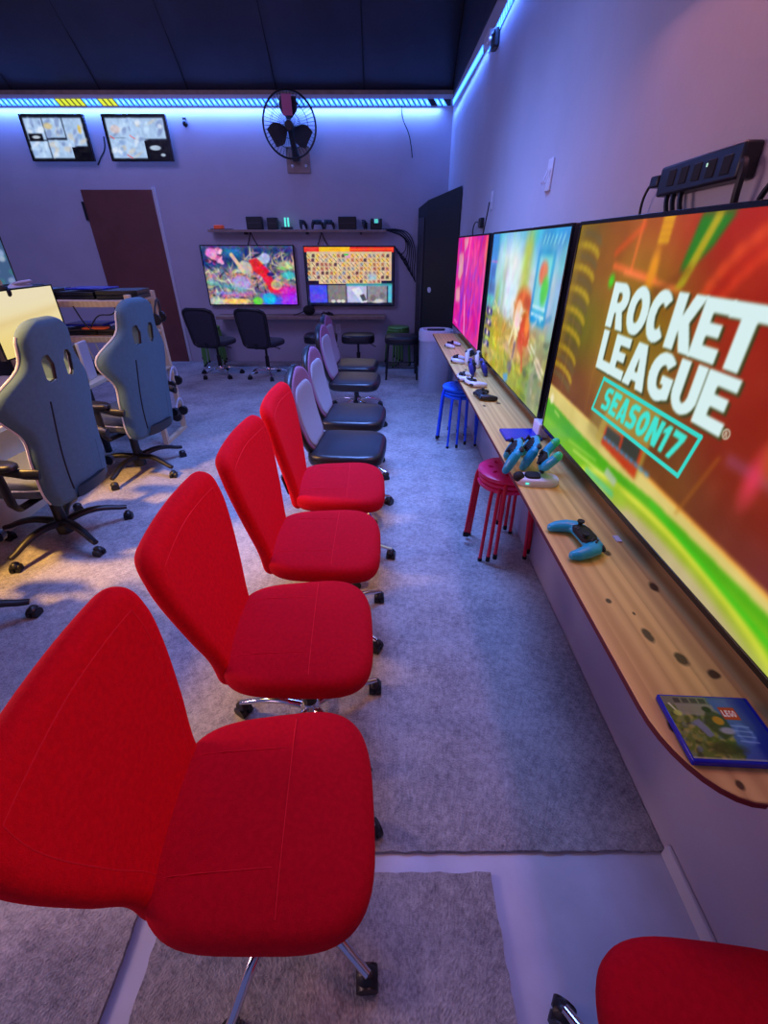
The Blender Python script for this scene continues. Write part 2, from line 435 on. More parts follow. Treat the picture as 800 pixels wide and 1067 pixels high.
# sagging vinyl-faced insulation: rises from the top of the back wall towards the room, in strips between seams
mb = MB(); nx = 90; ny = 26
xs = [XL + (W+.0-XL)*i/nx for i in range(nx+1)]
rows = []
def roof(t):   # t 0..1 along the slope then flat
    L1 = 3.4; s = t*8.6
    if s < L1: return D+.10-s*math.cos(R(42)), ZT-.0+s*math.sin(R(42))
    return D+.10-L1*math.cos(R(42))-(s-L1), ZT+L1*math.sin(R(42))
for j in range(ny+1):
    y, z = roof(j/ny); row = []
    for x in xs:
        ph = ((x-W)/1.02) % 1.0
        sag = -.05*math.sin(PI*ph)**.5*min(1, j/2)
        row.append((x, y+sag*.7, z+sag))
    rows.append(row)
mb.loft(rows, False, False, closed=False)
struct(mb.build('ceiling', M['insul'], smooth=60))
mb = MB()
for k in range(7):
    x = W-1.02*k-.02
    pts = [(x, roof(t)[0]-.012, roof(t)[1]-.012) for t in [i/14 for i in range(15)]]
    mb.tube(pts, .006, 6)
struct(mb.build('trim_2', M['blackm']))
struct(MB().box(W-.012, W-.001, YN, D-.03, 3.0, 5.5).build('trim_4', M['insul'], smooth=0))
# timber purlin edge beside the right wall, above the LED strip
# door in the back wall
struct(MB().box(-3.82, -2.93, D-.035, D-.001, 0.01, 2.105).build('door_1', M['door'], bevel=.003))
dh = MB().box(-3.85, -3.815, D-.04, D-.036, 1.78, 1.98).build('hinge', M['black'])
dh.parent = bpy.data.objects['door_1']
struct(MB().box(-2.93, -2.89, D-.018, D-.001, 0, 2.13).build('trim_3', M['white'], bevel=.002))
# baseboard below the counter at the near end
struct(MB().box(W-.013, W-.001, YN, .575, 0, .055).build('baseboard_right', M['white'], bevel=.003))

# carpets -----------------------------------------------------------
def rug(name, poly, label, z=.012):
    """closed outline with a slightly ragged edge"""
    rnd = random.Random(len(poly)*7+1); P = []
    n = len(poly)
    for i in range(n):
        (x0, y0), (x1, y1) = poly[i], poly[(i+1) % n]
        L = math.hypot(x1-x0, y1-y0); k = max(2, int(L/.02))
        nxn, nyn = -(y1-y0)/L, (x1-x0)/L
        for j in range(k):
            t = j/k; w = (rnd.random()-.5)*.005 if 0 < j else 0
            P.append((x0+(x1-x0)*t+nxn*w, y0+(y1-y0)*t+nyn*w))
    o = MB().prism(P, .0005, z).build(name, M['carpet'], smooth=0)
    return tag(o, label, 'carpet')
rug('carpet', [(W-.004, .578), (W-.004, D-.01), (XL+.1, D-.01), (XL+.1, -1.4), (-.645, -1.4), (-.640, .574), (-.1, .575)], 'large grey cut-pile carpet running from the counter wall to the back wall')
rug('carpet', [(.302, -.9), (.296, .526), (-.575, .520), (-.56, -.9)], 'small grey carpet piece under the nearest red chair, with bare floor round it')

# ------------------------------------------------------------------ LED strips
def led_strip(name, p0, p1, out, label, gaps=(), yellow=(), step=.062):
    p0 = Vector(p0); p1 = Vector(p1); d = (p1-p0); L = d.length; d.normalize(); out = Vector(out)
    up = Vector((0, 0, 1)) if abs(d.z) < .5 else Vector((0, 0, 1)); up = (up-d*up.dot(d)).normalized()
    t = thing(name, label, 'led strip')
    t.location = p0
    ch = MB()
    a = out*.004
    def q(s, h, o): return tuple(d*s+up*h+out*o)
    ch.add([q(s, h, o) for o in (.001, .005) for h in (-.029, .029) for s in (0, L)], [(0,1,3,2),(4,6,7,5),(0,4,5,1),(2,3,7,6),(0,2,6,4),(1,5,7,3)])
    ch.build('backing_tape', M['darkg'], t, smooth=0)
    em = MB(); n = int(L/step)
    for i in range(n):
        s = (i+.5)*step
        if any(g0 < s < g1 for g0, g1 in gaps): continue
        em.cur = 2 if any(g0 < s < g1 for g0, g1 in yellow) else 0
        w = step*.36; k = step*.40
        em.add([q(s-w-k, .030, .006), q(s+w-k, .030, .006), q(s+w+k, -.030, .006), q(s-w+k, -.030, .006),
                q(s-w-k, .030, .010), q(s+w-k, .030, .010), q(s+w+k, -.030, .010), q(s-w+k, -.030, .010)],
               [(0,1,2,3),(7,6,5,4),(0,4,5,1),(1,5,6,2),(2,6,7,3),(3,7,4,0)])
        if em.cur == 0:
            em.cur = 1
            em.add([q(s-.014, .016, .011), q(s+.008, .016, .011), q(s+.014, -.014, .011), q(s-.008, -.014, .011)], [(0,1,2,3)])
    em.build('led_lights', [LEDC, LEDC2, LEDY], t, smooth=0)
    return t
led_strip('led_strip', (XL+.1, D-.001, 2.93), (W-.03, D-.001, 2.93), (0, -1, 0), 'glowing blue led strip along the top of the back wall behind the fan',
          gaps=[(6.62, 6.68)], yellow=[(2.28, 2.62), (2.78, 2.98)])
# right wall strip sags a little: three straight runs
led_strip('led_strip', (W-.001, D-.03, 2.92), (W-.001, 4.95, 2.86), (-1, 0, 0), 'glowing blue led strip on the right wall, from the back corner to the small sensor')
led_strip('led_strip', (W-.001, 4.75, 2.80), (W-.001, 1.5, 2.93), (-1, 0, 0), 'glowing blue led strip on the right wall, the near run beyond the small sensor')
t = thing('motion_sensor', 'small white and black sensor mounted in the led strip of the right wall', 'sensor', (W-.002, 4.62, 2.80))
MB().box(-.05, 0, -.10, .10, -.02, .05).build('sensor_body', M['whitel'], t, bevel=.012)
MB().box(-.04, 0, -.28, -.16, -.10, .0).build('sensor_mount', M['black'], t, bevel=.01)

# ------------------------------------------------------------------ wall TVs on the right
def tv_right(label, y0, y1, z0, z1, cv, bez=.012, thick=.058, xf=.735):
    t = thing('television', label, 'television', (xf, (y0+y1)/2, z0))
    hy = (y1-y0)/2; H = z1-z0
    b = MB().box(.004, thick*.55, -hy, hy, 0, H)
    b.box(thick*.5, W-.001-xf, -hy+.12, hy-.12, .02, H*.55)
    b.build('back_cover', M['black'], t, bevel=.004)
    f = MB()   # bezel: four bars round the picture
    f.box(-.002, .010, -hy, hy, 0, bez*1.4); f.box(-.002, .010, -hy, hy, H-bez, H)
    f.box(-.002, .010, -hy, -hy+bez, bez, H-bez); f.box(-.002, .010, hy-bez, hy, bez, H-bez)
    f.build('bezel', M['bezel'], t, bevel=.0015)
    w = 2*hy-2*bez; h = H-2.4*bez
    cv.mesh('screen', SCREEN, t, lambda X, Y: (0*X+.0015, hy-bez-X*w/cv.w, bez*1.4+Y*h/cv.h))
    return t

def rocket_screen():
    cv = Canvas(1.436, .775, 600, (150, 60, 10)); o = .790   # canvas y = z - .790
    Z = lambda z: z-o
    # warm background: red upper right, olive left, brown below
    X, Y = cv.X, cv.Y
    t = np.clip((X-.1)/.6, 0, 1)[..., None]; cv.C = np.array((120, 90, 5))*(1-t)+np.array((168, 34, 6))*t
    v = np.clip((Y-.35)/.4, 0, 1)[..., None]; cv.C = cv.C*v+np.array((112, 62, 18))*(1-v)
    g = np.clip((X-.95)/.4, 0, 1)[..., None]*np.clip((.62-Y)/.3, 0, 1)[..., None]; cv.C = cv.C*(1-g)+np.array((104, 36, 46))*g
    cv.ell(.50, .55, .22, .26, (170, 110, 20), .7, .25)
    cv.ell(.62, .48, .3, .16, (130, 120, 10), .6, .2)
    cv.ell(.16, .45, .16, .12, (90, 110, 0), .6, .14)
    # ribbed yellow column at the left
    for k in range(15):
        a_ = arc(.04, .70-.036*k, .17, .05, 20, 110, 6)
        for p, q in zip(a_, a_[1:]): cv.line(p, q, .020, (178, 148, 12) if k % 2 else (104, 84, 40), .85, .012)
    cv.line((.02, .32), (.02, .76), .05, (140, 110, 10), .6, .04)
    cv.line((.46, .775), (.455, .645), .012, (240, 110, 40), .8, .012); cv.line((.33, .69), (.47, .76), .018, (230, 80, 20), .7, .02)
    cv.line((.34, .655), (.60, .63), .018, (250, 110, 50), .8, .014); cv.line((.42, .64), (.72, .615), .012, (255, 130, 70), .8, .01)
    cv.ell(.575, .65, .022, .05, (236, 150, 20), .9, .02)
    for k in range(4): cv.line((.565, .77-.016*k), (.61, .77-.016*k), .01, (245, 190, 10), .9, .008)
    cv.ell(.345, .612, .018, .018, (70, 210, 20), 1, .02)
    cv.ell(1.3, .56, .42, .28, (176, 30, 4), .8, .2); cv.ell(1.2, .47, .2, .26, (128, 34, 10), .6, .2)
    for k, c in ((0, (225, 60, 20)), (1, (190, 36, 10)), (2, (235, 80, 30))):
        pts = arc(1.16, .52+.0*k, .30+.03*k, .23+.02*k, 165, 60, 12)
        for p, q in zip(pts, pts[1:]): cv.line(p, q, .018, c, .6, .03)
    # green beam with a yellow streak
    cv.poly([(.725, .775), (.845, .775), (.80, .71), (.735, .655), (.70, .655)], (30, 120, 16), .95, 2)
    cv.poly([(.775, .775), (.805, .775), (.735, .62), (.700, .615)], (176, 160, 16), 1, 1)
    cv.line((.735, .66), (.62, .60), .02, (120, 60, 10), .5, .02)
    # bottom: cream kerb, green pitch, big ellipse
    cv.poly([(0, 0), (1.436, 0), (1.436, .13), (0, .185)], (214, 196, 112), 1, 1)
    cv.line((0, .185), (.50, .167), .008, (240, 208, 110), 1, .006); cv.line((.55, .168), (1.436, .125), .008, (250, 170, 60), 1, .008)
    cv.poly([(.43, .14), (.55, .12), (.56, .345), (.44, .345)], (146, 130, 60), .55, 6)
    cv.poly([(0, 0), (1.436, 0), (1.436, .10), (.9, .112), (.65, .098), (.33, .108), (.0, .125)], (74, 168, 10), 1, 1)
    cv.poly([(0, 0), (1.436, 0), (1.436, .075), (.9, .085), (.65, .060), (.3, .058), (0, .05)], (120, 184, 20), .8, 3)
    cv.ell(.95, -.02, .50, .10, (206, 214, 60), 1, .01); cv.ell(.95, -.025, .47, .085, (150, 180, 30), 1, .01)
    cv.ell(1.0, -.04, .42, .08, (196, 176, 140), .9, .03); cv.ell(.72, .03, .07, .035, (150, 190, 40), .7, .02)
    cv.line((.36, .028), (.62, .05), .006, (220, 235, 150), .9, .006); cv.line((.30, .045), (.55, .07), .004, (220, 235, 170), .7, .005)
    cv.line((.10, .10), (.16, .093), .007, (220, 220, 170), .9, .006)
    cv.line((.9, .10), (1.4, .05), .014, (60, 190, 20), .9, .01); cv.line((.5, .01), (.7, .02), .02, (70, 190, 150), .8, .02)
    cv.ell(.045, .135, .02, .022, (236, 226, 190), .9, .01)
    # pillar + dark goal window
    cv.poly([(.50, .14), (.56, .34), (.82, .33), (.80, .12)], (176, 150, 60), .8, 2)
    cv.poly([(.55, .135), (.555, .20), (.79, .22), (.79, .12)], (190, 60, 16), 1, 1)
    cv.rect(.565, .66, .165, .20, (60, 62, 50)); cv.rect(.675, .775, .165, .212, (56, 58, 46))
    for k in range(10): cv.line((.56+.03*k, .160), (.575+.03*k, .160), .012, (70, 140, 190), .9, .004)
    cv.poly([(.62, .055), (.70, .045), (.71, .075), (.63, .085)], (170, 190, 160), .9, 1)
    cv.line((1.06, .31), (1.0, .13), .006, (180, 110, 20), .7, .006); cv.line((.10, .5), (.12, .19), .006, (170, 120, 20), .6, .006); cv.line((.36, .48), (.38, .19), .005, (170, 120, 30), .5, .006)
    cv.rect(1.08, 1.30, .305, .33, (150, 70, 110), .6, 3); cv.ell(1.165, .31, .02, .05, (230, 60, 90), .8, .03); cv.ell(1.2, .38, .03, .05, (214, 110, 40), .7, .04)
    cv.noise(.12, 16); cv.noise(.04, 8)
    cv.blur(2)
    # lettering
    sh = (60, 60, 20)
    Wt = (214, 238, 238)
    row1 = [('R', .372, .494), ('O', .496, .614), ('C', .614, .722), ('K', .728, .846), ('E', .838, .936), ('T', .930, 1.052)]
    row2 = [('L', .378, .478), ('E', .470, .570), ('A', .572, .700), ('G', .702, .822), ('U', .824, .930), ('E', .932, 1.036)]
    for col, dx, dz in ((sh, .010, -.004), (Wt, 0, 0)):
        for ch, a, b in row1: glyph(cv, ch, a+dx, b+dx, Z(1.271)+dz, Z(1.403)+dz, col)
        for ch, a, b in row2: glyph(cv, ch, a+dx, b+dx, Z(1.138)+dz, Z(1.264)+dz, col)
    cv.ell(1.052, Z(1.152), .012, .012, (190, 180, 160)); cv.ell(1.052, Z(1.152), .008, .008, (120, 60, 30)); cv.line((1.049, Z(1.147)), (1.049, Z(1.157)), .003, (210, 200, 180)); cv.line((1.052, Z(1.155)), (1.055, Z(1.147)), .003, (210, 200, 180))
    B = [(.459, Z(1.119)), (.984, Z(1.118)), (.958, Z(1.005)), (.429, Z(1.007))]
    for p, q in zip(B, B[1:]+B[:1]): cv.line(p, q, .012, (50, 214, 200), 1, .004)
    x = .492
    for ch, w in zip('SEASON', (.05, .048, .056, .05, .056, .058)):
        glyph(cv, ch, x-.008, x-.008+w, Z(1.026), Z(1.104), (64, 226, 208), sh=.016); x += w+.006
    glyph(cv, '1', .832, .872, Z(1.026), Z(1.104), (64, 226, 208), sh=.016); glyph(cv, '7', .876, .925, Z(1.026), Z(1.104), (64, 226, 208), sh=.016)
    return cv
def pink_screen():
    cv = Canvas(1.43, .775, 240, (214, 22, 150)); r = random.Random(5)
    for k in range(60):
        x, y = r.random()*1.43, r.random()*.775
        cv.line((x, y), (x+r.uniform(-.25, .25), y+r.uniform(.05, .25)), r.uniform(.02, .08), r.choice([(236, 30, 160), (190, 20, 190), (150, 30, 200), (240, 60, 150), (220, 20, 120)]), .6, .03)
    for p in ([(.35, .775), (.62, .775), (.55, .70), (.42, .66)], [(.12, .64), (.36, .66), (.42, .50), (.25, .42), (.12, .44)], [(.06, .34), (.30, .37), (.34, .24), (.08, .22)]): cv.poly(p, (226, 150, 170), .95, 2)
    cv.line((.7, .775), (.6, .5), .05, (250, 120, 200), .9, .02); cv.line((.62, .3), (.75, 0), .07, (235, 140, 210), .8, .03)
    cv.line((.95, .775), (1.0, .1), .02, (250, 90, 170), .8, .01); cv.rect(1.33, 1.43, .6, .775, (240, 120, 60), .8, 4); cv.line((1.4, 0), (1.36, .7), .03, (250, 90, 160), .9, .02)
    cv.line((.45, .05), (.5, .55), .12, (120, 30, 200), .6, .08); cv.line((.1, .05), (.3, .04), .02, (240, 110, 180), 1, .01)
    cv.noise(.06, 40, True); cv.blur(1); return cv
def game_screen():
    cv = Canvas(1.43, .775, 330, (90, 180, 225)); X, Y = cv.X, cv.Y
    t = np.clip((Y-.30)/.15, 0, 1)[..., None]; cv.C = np.array((186, 150, 96))*(1-t)+np.array((170, 205, 226))*t
    g = np.clip((Y-.6)/.15, 0, 1)[..., None]; cv.C = cv.C*(1-g)+np.array((70, 180, 226))*g
    cv.ell(.55, .52, .38, .24, (220, 232, 240), .95, .2)
    cv.rect(0, .20, .05, .775, (40, 130, 220), .9, 8)
    cv.rect(.18, .42, .30, .62, (130, 190, 200), .6, 10)
    for x, w, h, c in ((.24, .10, .40, (150, 170, 60)), (.42, .05, .52, (110, 140, 110)), (.05, .2, .35, (150, 170, 200))): cv.rect(x, x+w, .30, h+.1, c, .6, 7)
    cv.rect(.80, .95, .30, .775, (180, 190, 50), .8, 10)
    cv.poly([(0, 0), (1.43, 0), (1.43, .33), (.9, .28), (.25, .36), (0, .33)], (170, 160, 50), .9, 6)
    cv.ell(.45, .16, .24, .13, (188, 176, 20), .9, .12); cv.ell(1.0, .05, .35, .1, (150, 160, 30), .9, .12); cv.ell(.9, .26, .25, .07, (196, 146, 100), .8, .08); cv.ell(1.3, .12, .15, .2, (130, 150, 130), .8, .15)
    cv.rect(.20, 1.43, .22, .30, (200, 150, 90), .4, 6)
    cv.ell(.75, .18, .3, .03, (214, 176, 130), .7, .04)
    cv.line((.25, .40), (.40, .34), .016, (230, 220, 170), .9, .008); cv.line((1.1, .30), (1.4, .20), .016, (236, 226, 200), .9, .01); cv.line((1.1, .27), (1.4, .17), .012, (236, 226, 200), .9, .01)
    # generic figure, orange and white
    cv.ell(.92, .42, .16, .10, (226, 96, 30), .95, .05); cv.ell(.86, .37, .08, .08, (240, 230, 210), .9, .03); cv.ell(1.0, .30, .10, .09, (216, 70, 30), .9, .04)
    cv.ell(.84, .27, .04, .04, (236, 228, 170), .9, .03); cv.line((.86, .24), (.84, .08), .035, (120, 110, 130), .9, .02); cv.ell(.80, .10, .04, .03, (110, 96, 120), .8, .03)
    cv.poly([(.70, .03), (.80, .06), (.84, .02), (.74, -.01)], (80, 150, 200), 1, 1)
    # card at the upper right
    cv.rect(1.05, 1.30, .38, .70, (40, 150, 210), .95, 2); cv.rect(1.08, 1.27, .44, .67, (130, 215, 220), .95, 2); cv.ell(1.17, .60, .06, .05, (236, 110, 70), .9, .03); cv.ell(1.22, .53, .05, .06, (80, 200, 60), .9, .03); cv.line((1.08, .42), (1.27, .42), .016, (210, 235, 245)); cv.line((1.08, .455), (1.27, .455), .01, (210, 235, 245))
    cv.rect(1.08, 1.43, .715, .775, (30, 90, 180), .5, 6); cv.rect(1.36, 1.43, .30, .72, (90, 160, 200), .6, 8)
    for k in range(6): cv.line((1.10+.05*k, .72), (1.12+.05*k, .75), .012, (150, 220, 230), .9, .004)
    # player list down the left
    for k in range(4):
        cv.rect(.02, .22, .30-.07*k, .34-.07*k, (50, 44, 120), .95, 1); cv.ell(.12, .32-.07*k, .03, .016, (230, 214, 196), 1, .01)
    cv.rect(0, .22, .36, .42, (90, 200, 170), .8, 3); cv.line((.02, .62), (.2, .62), .008, (220, 120, 200)); cv.rect(.03, .17, .52, .60, (40, 90, 190), .7, 3); cv.rect(.02, .2, .43, .50, (70, 90, 150), .7, 3)
    rr = random.Random(21)
    for k in range(260):   # small smeared detail
        x, y = rr.random()*1.43, rr.random()*.42; c0 = cv.C[min(cv.ny-1, int(y/.775*cv.ny)), min(cv.nx-1, int(x/1.43*cv.nx))]
        j = rr.uniform(-45, 45); cv.line((x, y), (x+rr.uniform(-.08, .08), y+rr.uniform(-.03, .03)), rr.uniform(.012, .03), tuple(c0+j+np.array((rr.uniform(-25, 25), rr.uniform(-20, 20), rr.uniform(-25, 25)))), .6, .012)
    cv.ell(.98, .46, .05, .03, (180, 60, 30), .8, .03); cv.ell(.84, .43, .04, .03, (250, 190, 130), .8, .02); cv.ell(1.04, .36, .04, .05, (250, 150, 60), .7, .03); cv.line((.80, .33), (.74, .22), .03, (236, 226, 190), .9, .02); cv.line((1.0, .25), (1.06, .14), .03, (200, 90, 50), .9, .02)
    cv.noise(.07, 26, True); cv.noise(.03, 14); cv.blur(1); return cv
tv_right('large wall television showing the white ROCKET LEAGUE title on orange, nearest of the counter wall', .500, 1.962, .775, 1.577, rocket_screen())
tv_right('large wall television showing a bright blue and yellow game scene, middle of the counter wall', 2.035, 3.485, .775, 1.577, game_screen())
tv_right('large wall television showing a magenta picture, farthest of the counter wall', 3.62, 5.10, .775, 1.577, pink_screen())

# counter ------------------------------------------------------------
cx0, cx1, cy0, cy1, cz = .508, W-.001, .367, 4.86, .722
rc = .12
P = [(cx1, cy0), (cx1, cy1), (cx0, cy1), (cx0, cy0+rc*1.5)] + [(cx0+rc-rc*math.cos(R(a)), cy0+rc*1.5-rc*1.5*math.sin(R(a))) for a in range(10, 91, 10)]
t = thing('wall_counter', 'long knotty pine board counter on the right wall under the three big televisions', 'counter', (0, 0, 0))
MB().prism(P, cz-.0140, cz).build('worktop', M['pine'], t, smooth=30, bevel=.002)
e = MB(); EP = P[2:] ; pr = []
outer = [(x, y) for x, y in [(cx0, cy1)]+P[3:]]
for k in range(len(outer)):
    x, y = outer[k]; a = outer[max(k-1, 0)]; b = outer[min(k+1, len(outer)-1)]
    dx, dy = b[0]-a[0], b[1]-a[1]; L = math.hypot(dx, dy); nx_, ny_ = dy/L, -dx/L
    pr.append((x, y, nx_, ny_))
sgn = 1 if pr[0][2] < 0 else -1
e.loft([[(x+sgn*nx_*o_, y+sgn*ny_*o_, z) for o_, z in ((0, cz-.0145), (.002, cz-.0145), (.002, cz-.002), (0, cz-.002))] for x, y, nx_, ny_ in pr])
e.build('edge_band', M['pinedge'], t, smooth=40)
for y in (.7, 2.0, 3.3, 4.6):
    MB().box(W-.20, W-.002, y-.012, y+.012, cz-.045, cz-.0145).box(W-.022, W-.002, y-.012, y+.012, cz-.20, cz-.045).build('bracket', M['whitel'], t, bevel=.002)

# ------------------------------------------------------------------ swivel chairs
def caster(parent_leg, p, ang, m=M['black']):
    mb = MB(); T = Matrix.Translation(p) @ Matrix.Rotation(ang, 4, 'Z')
    def wheel(y):
        n = 18
        mb.loft([[ (r*math.cos(2*PI*k/n), yy, .027+r*math.sin(2*PI*k/n)) for k in range(n)] for yy, r in ((y-.010, .018), (y-.009, .026), (y+.009, .026), (y+.010, .018))])
    mb.T = T; wheel(-.014); wheel(.014)
    mb.loft([[(x*s_, y_*s_, z) for x, y_ in superell(.026, .020, 2.5, 14)] for z, s_ in ((.040, .9), (.052, 1), (.060, .75), (.066, .4))])
    mb.box(-.006, .012, -.004, .004, .02, .05)
    mb.T = None
    return mb.build('caster', m, parent_leg, bevel=0)
def star_base(t, phase, rad, m, hubh=.085, legw=.017, cm=None, arch=.03, swing=40):
    for k in range(5):
        a = R(phase+72*k); d = Vector((math.cos(a), math.sin(a), 0)); pts = []; rr = []
        for i in range(9):
            s = i/8; r = .02+(rad-.02)*s
            z = hubh+.012 + arch*math.sin(PI*min(1, s*1.1))*.5 - .028*s*s
            pts.append(d*r+Vector((0, 0, z))); rr.append((legw*(1.1-.45*s), legw*(.85-.35*s)))
        lg = MB().tube(pts, rr, 10).build('leg', m, t, smooth=50)
        caster(lg, d*(rad-.004), a+R(swing+47*k), cm or M['black'])
def lift(t, z1, m, z0=.06, hub=None):
    MB().lathe([(0, z0-.006), (.034, z0-.006), (.037, z0+.03), (.032, z0+.062), (.027, z0+.07)], 24).build('base_hub', hub or m, t)
    MB().lathe([(.025, z0+.06), (.025, z1-.13), (.015, z1-.128), (.015, z1)], 20).build('gas_lift', M['black'], t)
def mechanism(t, z, side=1):
    mb = MB().box(-.11, .10, -.055, .055, z-.035, z)
    o = mb.build('tilt_mechanism', M['black'], t, bevel=.01)
    MB().tube([(0, .05*side, z-.02), (.01, .14*side, z-.03), (.02, .20*side, z-.045)], [.004, .005, .008], 8).build('lever', M['black'], t)

def red_chair(label, loc, rz, phase, group, swing=40):
    t = thing('task_chair', label, 'chair', loc, rz, group)
    star_base(t, phase, .265, M['chrome'], legw=.016, swing=swing); lift(t, .41, M['chrome']); mechanism(t, .425)
    out = superell(.222, .220, 3.7, 64)
    out = [(x*(1+.02*(1-(y/.22)**2)*(x > 0)), y*(1+.07*x/.22)) for x, y in out]
    st = cushion(MB(), out, .424, .497, .010, .034, zf=lambda x, y: -.014*max(0, x/.2)**3).build('seat', M['red_shaded'], t, smooth=80)
    zz = [(v.co.x, v.co.y, v.co.z) for v in st.data.vertices if v.co.z > .46]
    def zt(x, y):   # rest on the cushion's top surface
        near = sorted((math.hypot(q[0]-x, q[1]-y), q[2]) for q in zz)[:4]
        ws = [1/(d+.002) for d, _ in near]; return sum(w_*z for w_, (_, z) in zip(ws, near))/sum(ws)+.0012
    sm = MB(); sm.tube([(.045, y/100, zt(.045, y/100)) for y in range(-19, 20, 1)], .0013, 6)
    sm.tube([(x/100, -.115, zt(x/100, -.115)-.0006) for x in range(-17, 5, 2)], .0010, 6)
    sm.tube([(x/100, .115, zt(x/100, .115)-.0006) for x in range(-17, 5, 2)], .0010, 6)
    sm.build('seam', M['redseam'], st)
    # back: narrow at the seat, flaring to wide rounded shoulders, leaning and wrapped forward at the sides
    z0, z1 = .405, .935; H = z1-z0
    base = interp([(0, .155), (.20, .160), (.45, .200), (.78, .240), (1, .232)])
    hw = cap_hw(base, H, .050, .03)
    def xf(y, z): 
        s = (z-z0)/H
        return -.205-.060*s-.035*max(0, s-.15)**1.5+.42*y*y
    bk = weld(pad(MB(), hw, z0, z1, xf, .026, 28, 34).build('backrest', M['red'], t, smooth=80))
    sm = MB()
    for side in (-1, 1):
        pts = []
        for i in range(0, 21):
            v = .10+.80*i/20; z = z0+H*v; y = side*(base(v)-.048); pts.append((xf(y, z)+.0255, y, z))
        sm.tube(pts, .0013, 6)
    yy = base(.9)-.048
    sm.tube([(xf(yy*k/10, z0+H*.90)+.0255, yy*k/10, z0+H*(.90+.010*(1-abs(k)/10))) for k in range(-10, 11)], .0013, 6)
    sm.build('seam', M['redseam'], bk)
    MB().tube([(-.05, 0, .405), (-.20, 0, .40), (-.262, 0, .43), (-.285, 0, .52)], [(.03, .007)]*4, 8).build('back_bracket', M['black'], t)
    return t
G1 = 'red fabric swivel chairs in the row'
red_chair('red fabric swivel chair nearest of the row, over the bare floor strip', (-.248, .472, 0), 4, -41, G1)
red_chair('red fabric swivel chair second of the row from the front', (-.262, .985, 0), 3, 26, G1, 60)
red_chair('red fabric swivel chair third of the row from the front', (-.240, 1.475, 0), 0, -38, G1, 10)
red_chair('red fabric swivel chair fourth of the row, just before the black seated ones', (-.222, 1.975, 0), 1, -2, G1, 80)
red_chair('red fabric swivel chair cut off by the lower right corner, under the counter end', (.552, .046, 0), 84, 42, G1, 20)

def grey_chair(label, loc, rz, phase, group, hz=0):
    t = thing('task_chair', label, 'chair', loc, rz, group)
    star_base(t, phase, .265, M['chrome'], legw=.015); lift(t, .40, M['chrome']); mechanism(t, .412)
    cushion(MB(), superell(.225, .228, 4.2, 48), .41, .485, .010, .032).build('seat', M['leather'], t, smooth=80)
    z0, z1 = .44, .935; H = z1-z0
    base = interp([(0, .16), (.3, .20), (.7, .215), (.9, .185), (1, .13)])
    def mk(dw, z0_, z1_, dx, tf, mm, nm, rt=.13, rb=.07):
        H_ = z1_-z0_
        f = cap_hw(lambda v: base((z0_+H_*v-z0)/H)-dw, H_, rt, rb)
        xf = lambda y, z: -.185-.105*((z-z0)/H)+.40*y*y+dx-.03*math.sin(PI*(z-z0)/H)
        return weld(pad(MB(), f, z0_, z1_, xf, tf, 20, 26).build(nm, mm, t, smooth=80))
    mk(0, z0, z1, -.006, .022, M['black'], 'back_shell')
    mk(.012, z0+.03, z1-.012, .010, .014, M['mauve'], 'headrest_fabric')
    mk(.035, z0+.045, z1-.10, .021, .012, M['greymesh'], 'backrest', .09)
    return t
G2 = 'black seated swivel chairs with grey backs in the row'
grey_chair('black leatherette swivel chair with grey back, directly behind the red ones', (-.215, 2.49, 0), -5, 22, G2)
grey_chair('black leatherette swivel chair with grey back, second of the dark chairs', (-.215, 3.06, 0), -5, -24, G2)
grey_chair('black leatherette swivel chair with grey back, third of the dark chairs', (-.26, 4.03, 0), -5, 10, G2)
grey_chair('black leatherette swivel chair with grey back, farthest of the row', (-.29, 4.62, 0), -5, -50, G2)

def mesh_chair(label, loc, rz, phase, group):
    t = thing('mesh_chair', label, 'chair', loc, rz, group)
    star_base(t, phase, .27, M['chrome'], legw=.014); lift(t, .40, M['chrome']); mechanism(t, .412, -1)
    cushion(MB(), superell(.22, .225, 3.4, 40), .41, .475, .008, .03).build('seat', M['meshb'], t, smooth=80)
    z0, z1 = .40, .86; H = z1-z0; hw = cap_hw(interp([(0, .185), (1, .215)]), H, .07, .05)
    xf = lambda y, z: -.21-.09*((z-z0)/H)+.6*y*y
    weld(pad(MB(), lambda v: max(.004, hw(v)-.02), z0+.02, z1-.02, xf, .008, 18, 22).build('backrest', M['meshb'], t, smooth=80))
    pts = []
    ring = []
    for i in range(20): v = i/19; ring.append((hw(v)-.012, z0+.012+(H-.024)*v))
    loop = [(xf(y, z), y, z) for y, z in ring]+[(xf(y, z), -y, z) for y, z in reversed(ring)]
    loop.append(loop[0])
    MB().tube(loop, (.020), 8).build('back_frame', M['black'], t, smooth=80)
    MB().tube([(-.08, 0, .40), (-.22, 0, .40), (-.23, 0, .46)], [(.03, .008)]*3, 8).build('back_bracket', M['black'], t)
    return t
G3 = 'black mesh chairs by the back wall'
mesh_chair('black mesh back swivel chair by the brown door, before green stool legs', (-2.18, 6.02, 0), 76, 18, G3)
mesh_chair('black mesh back swivel chair right of the one by the door', (-1.53, 5.96, 0), 74, 0, G3)

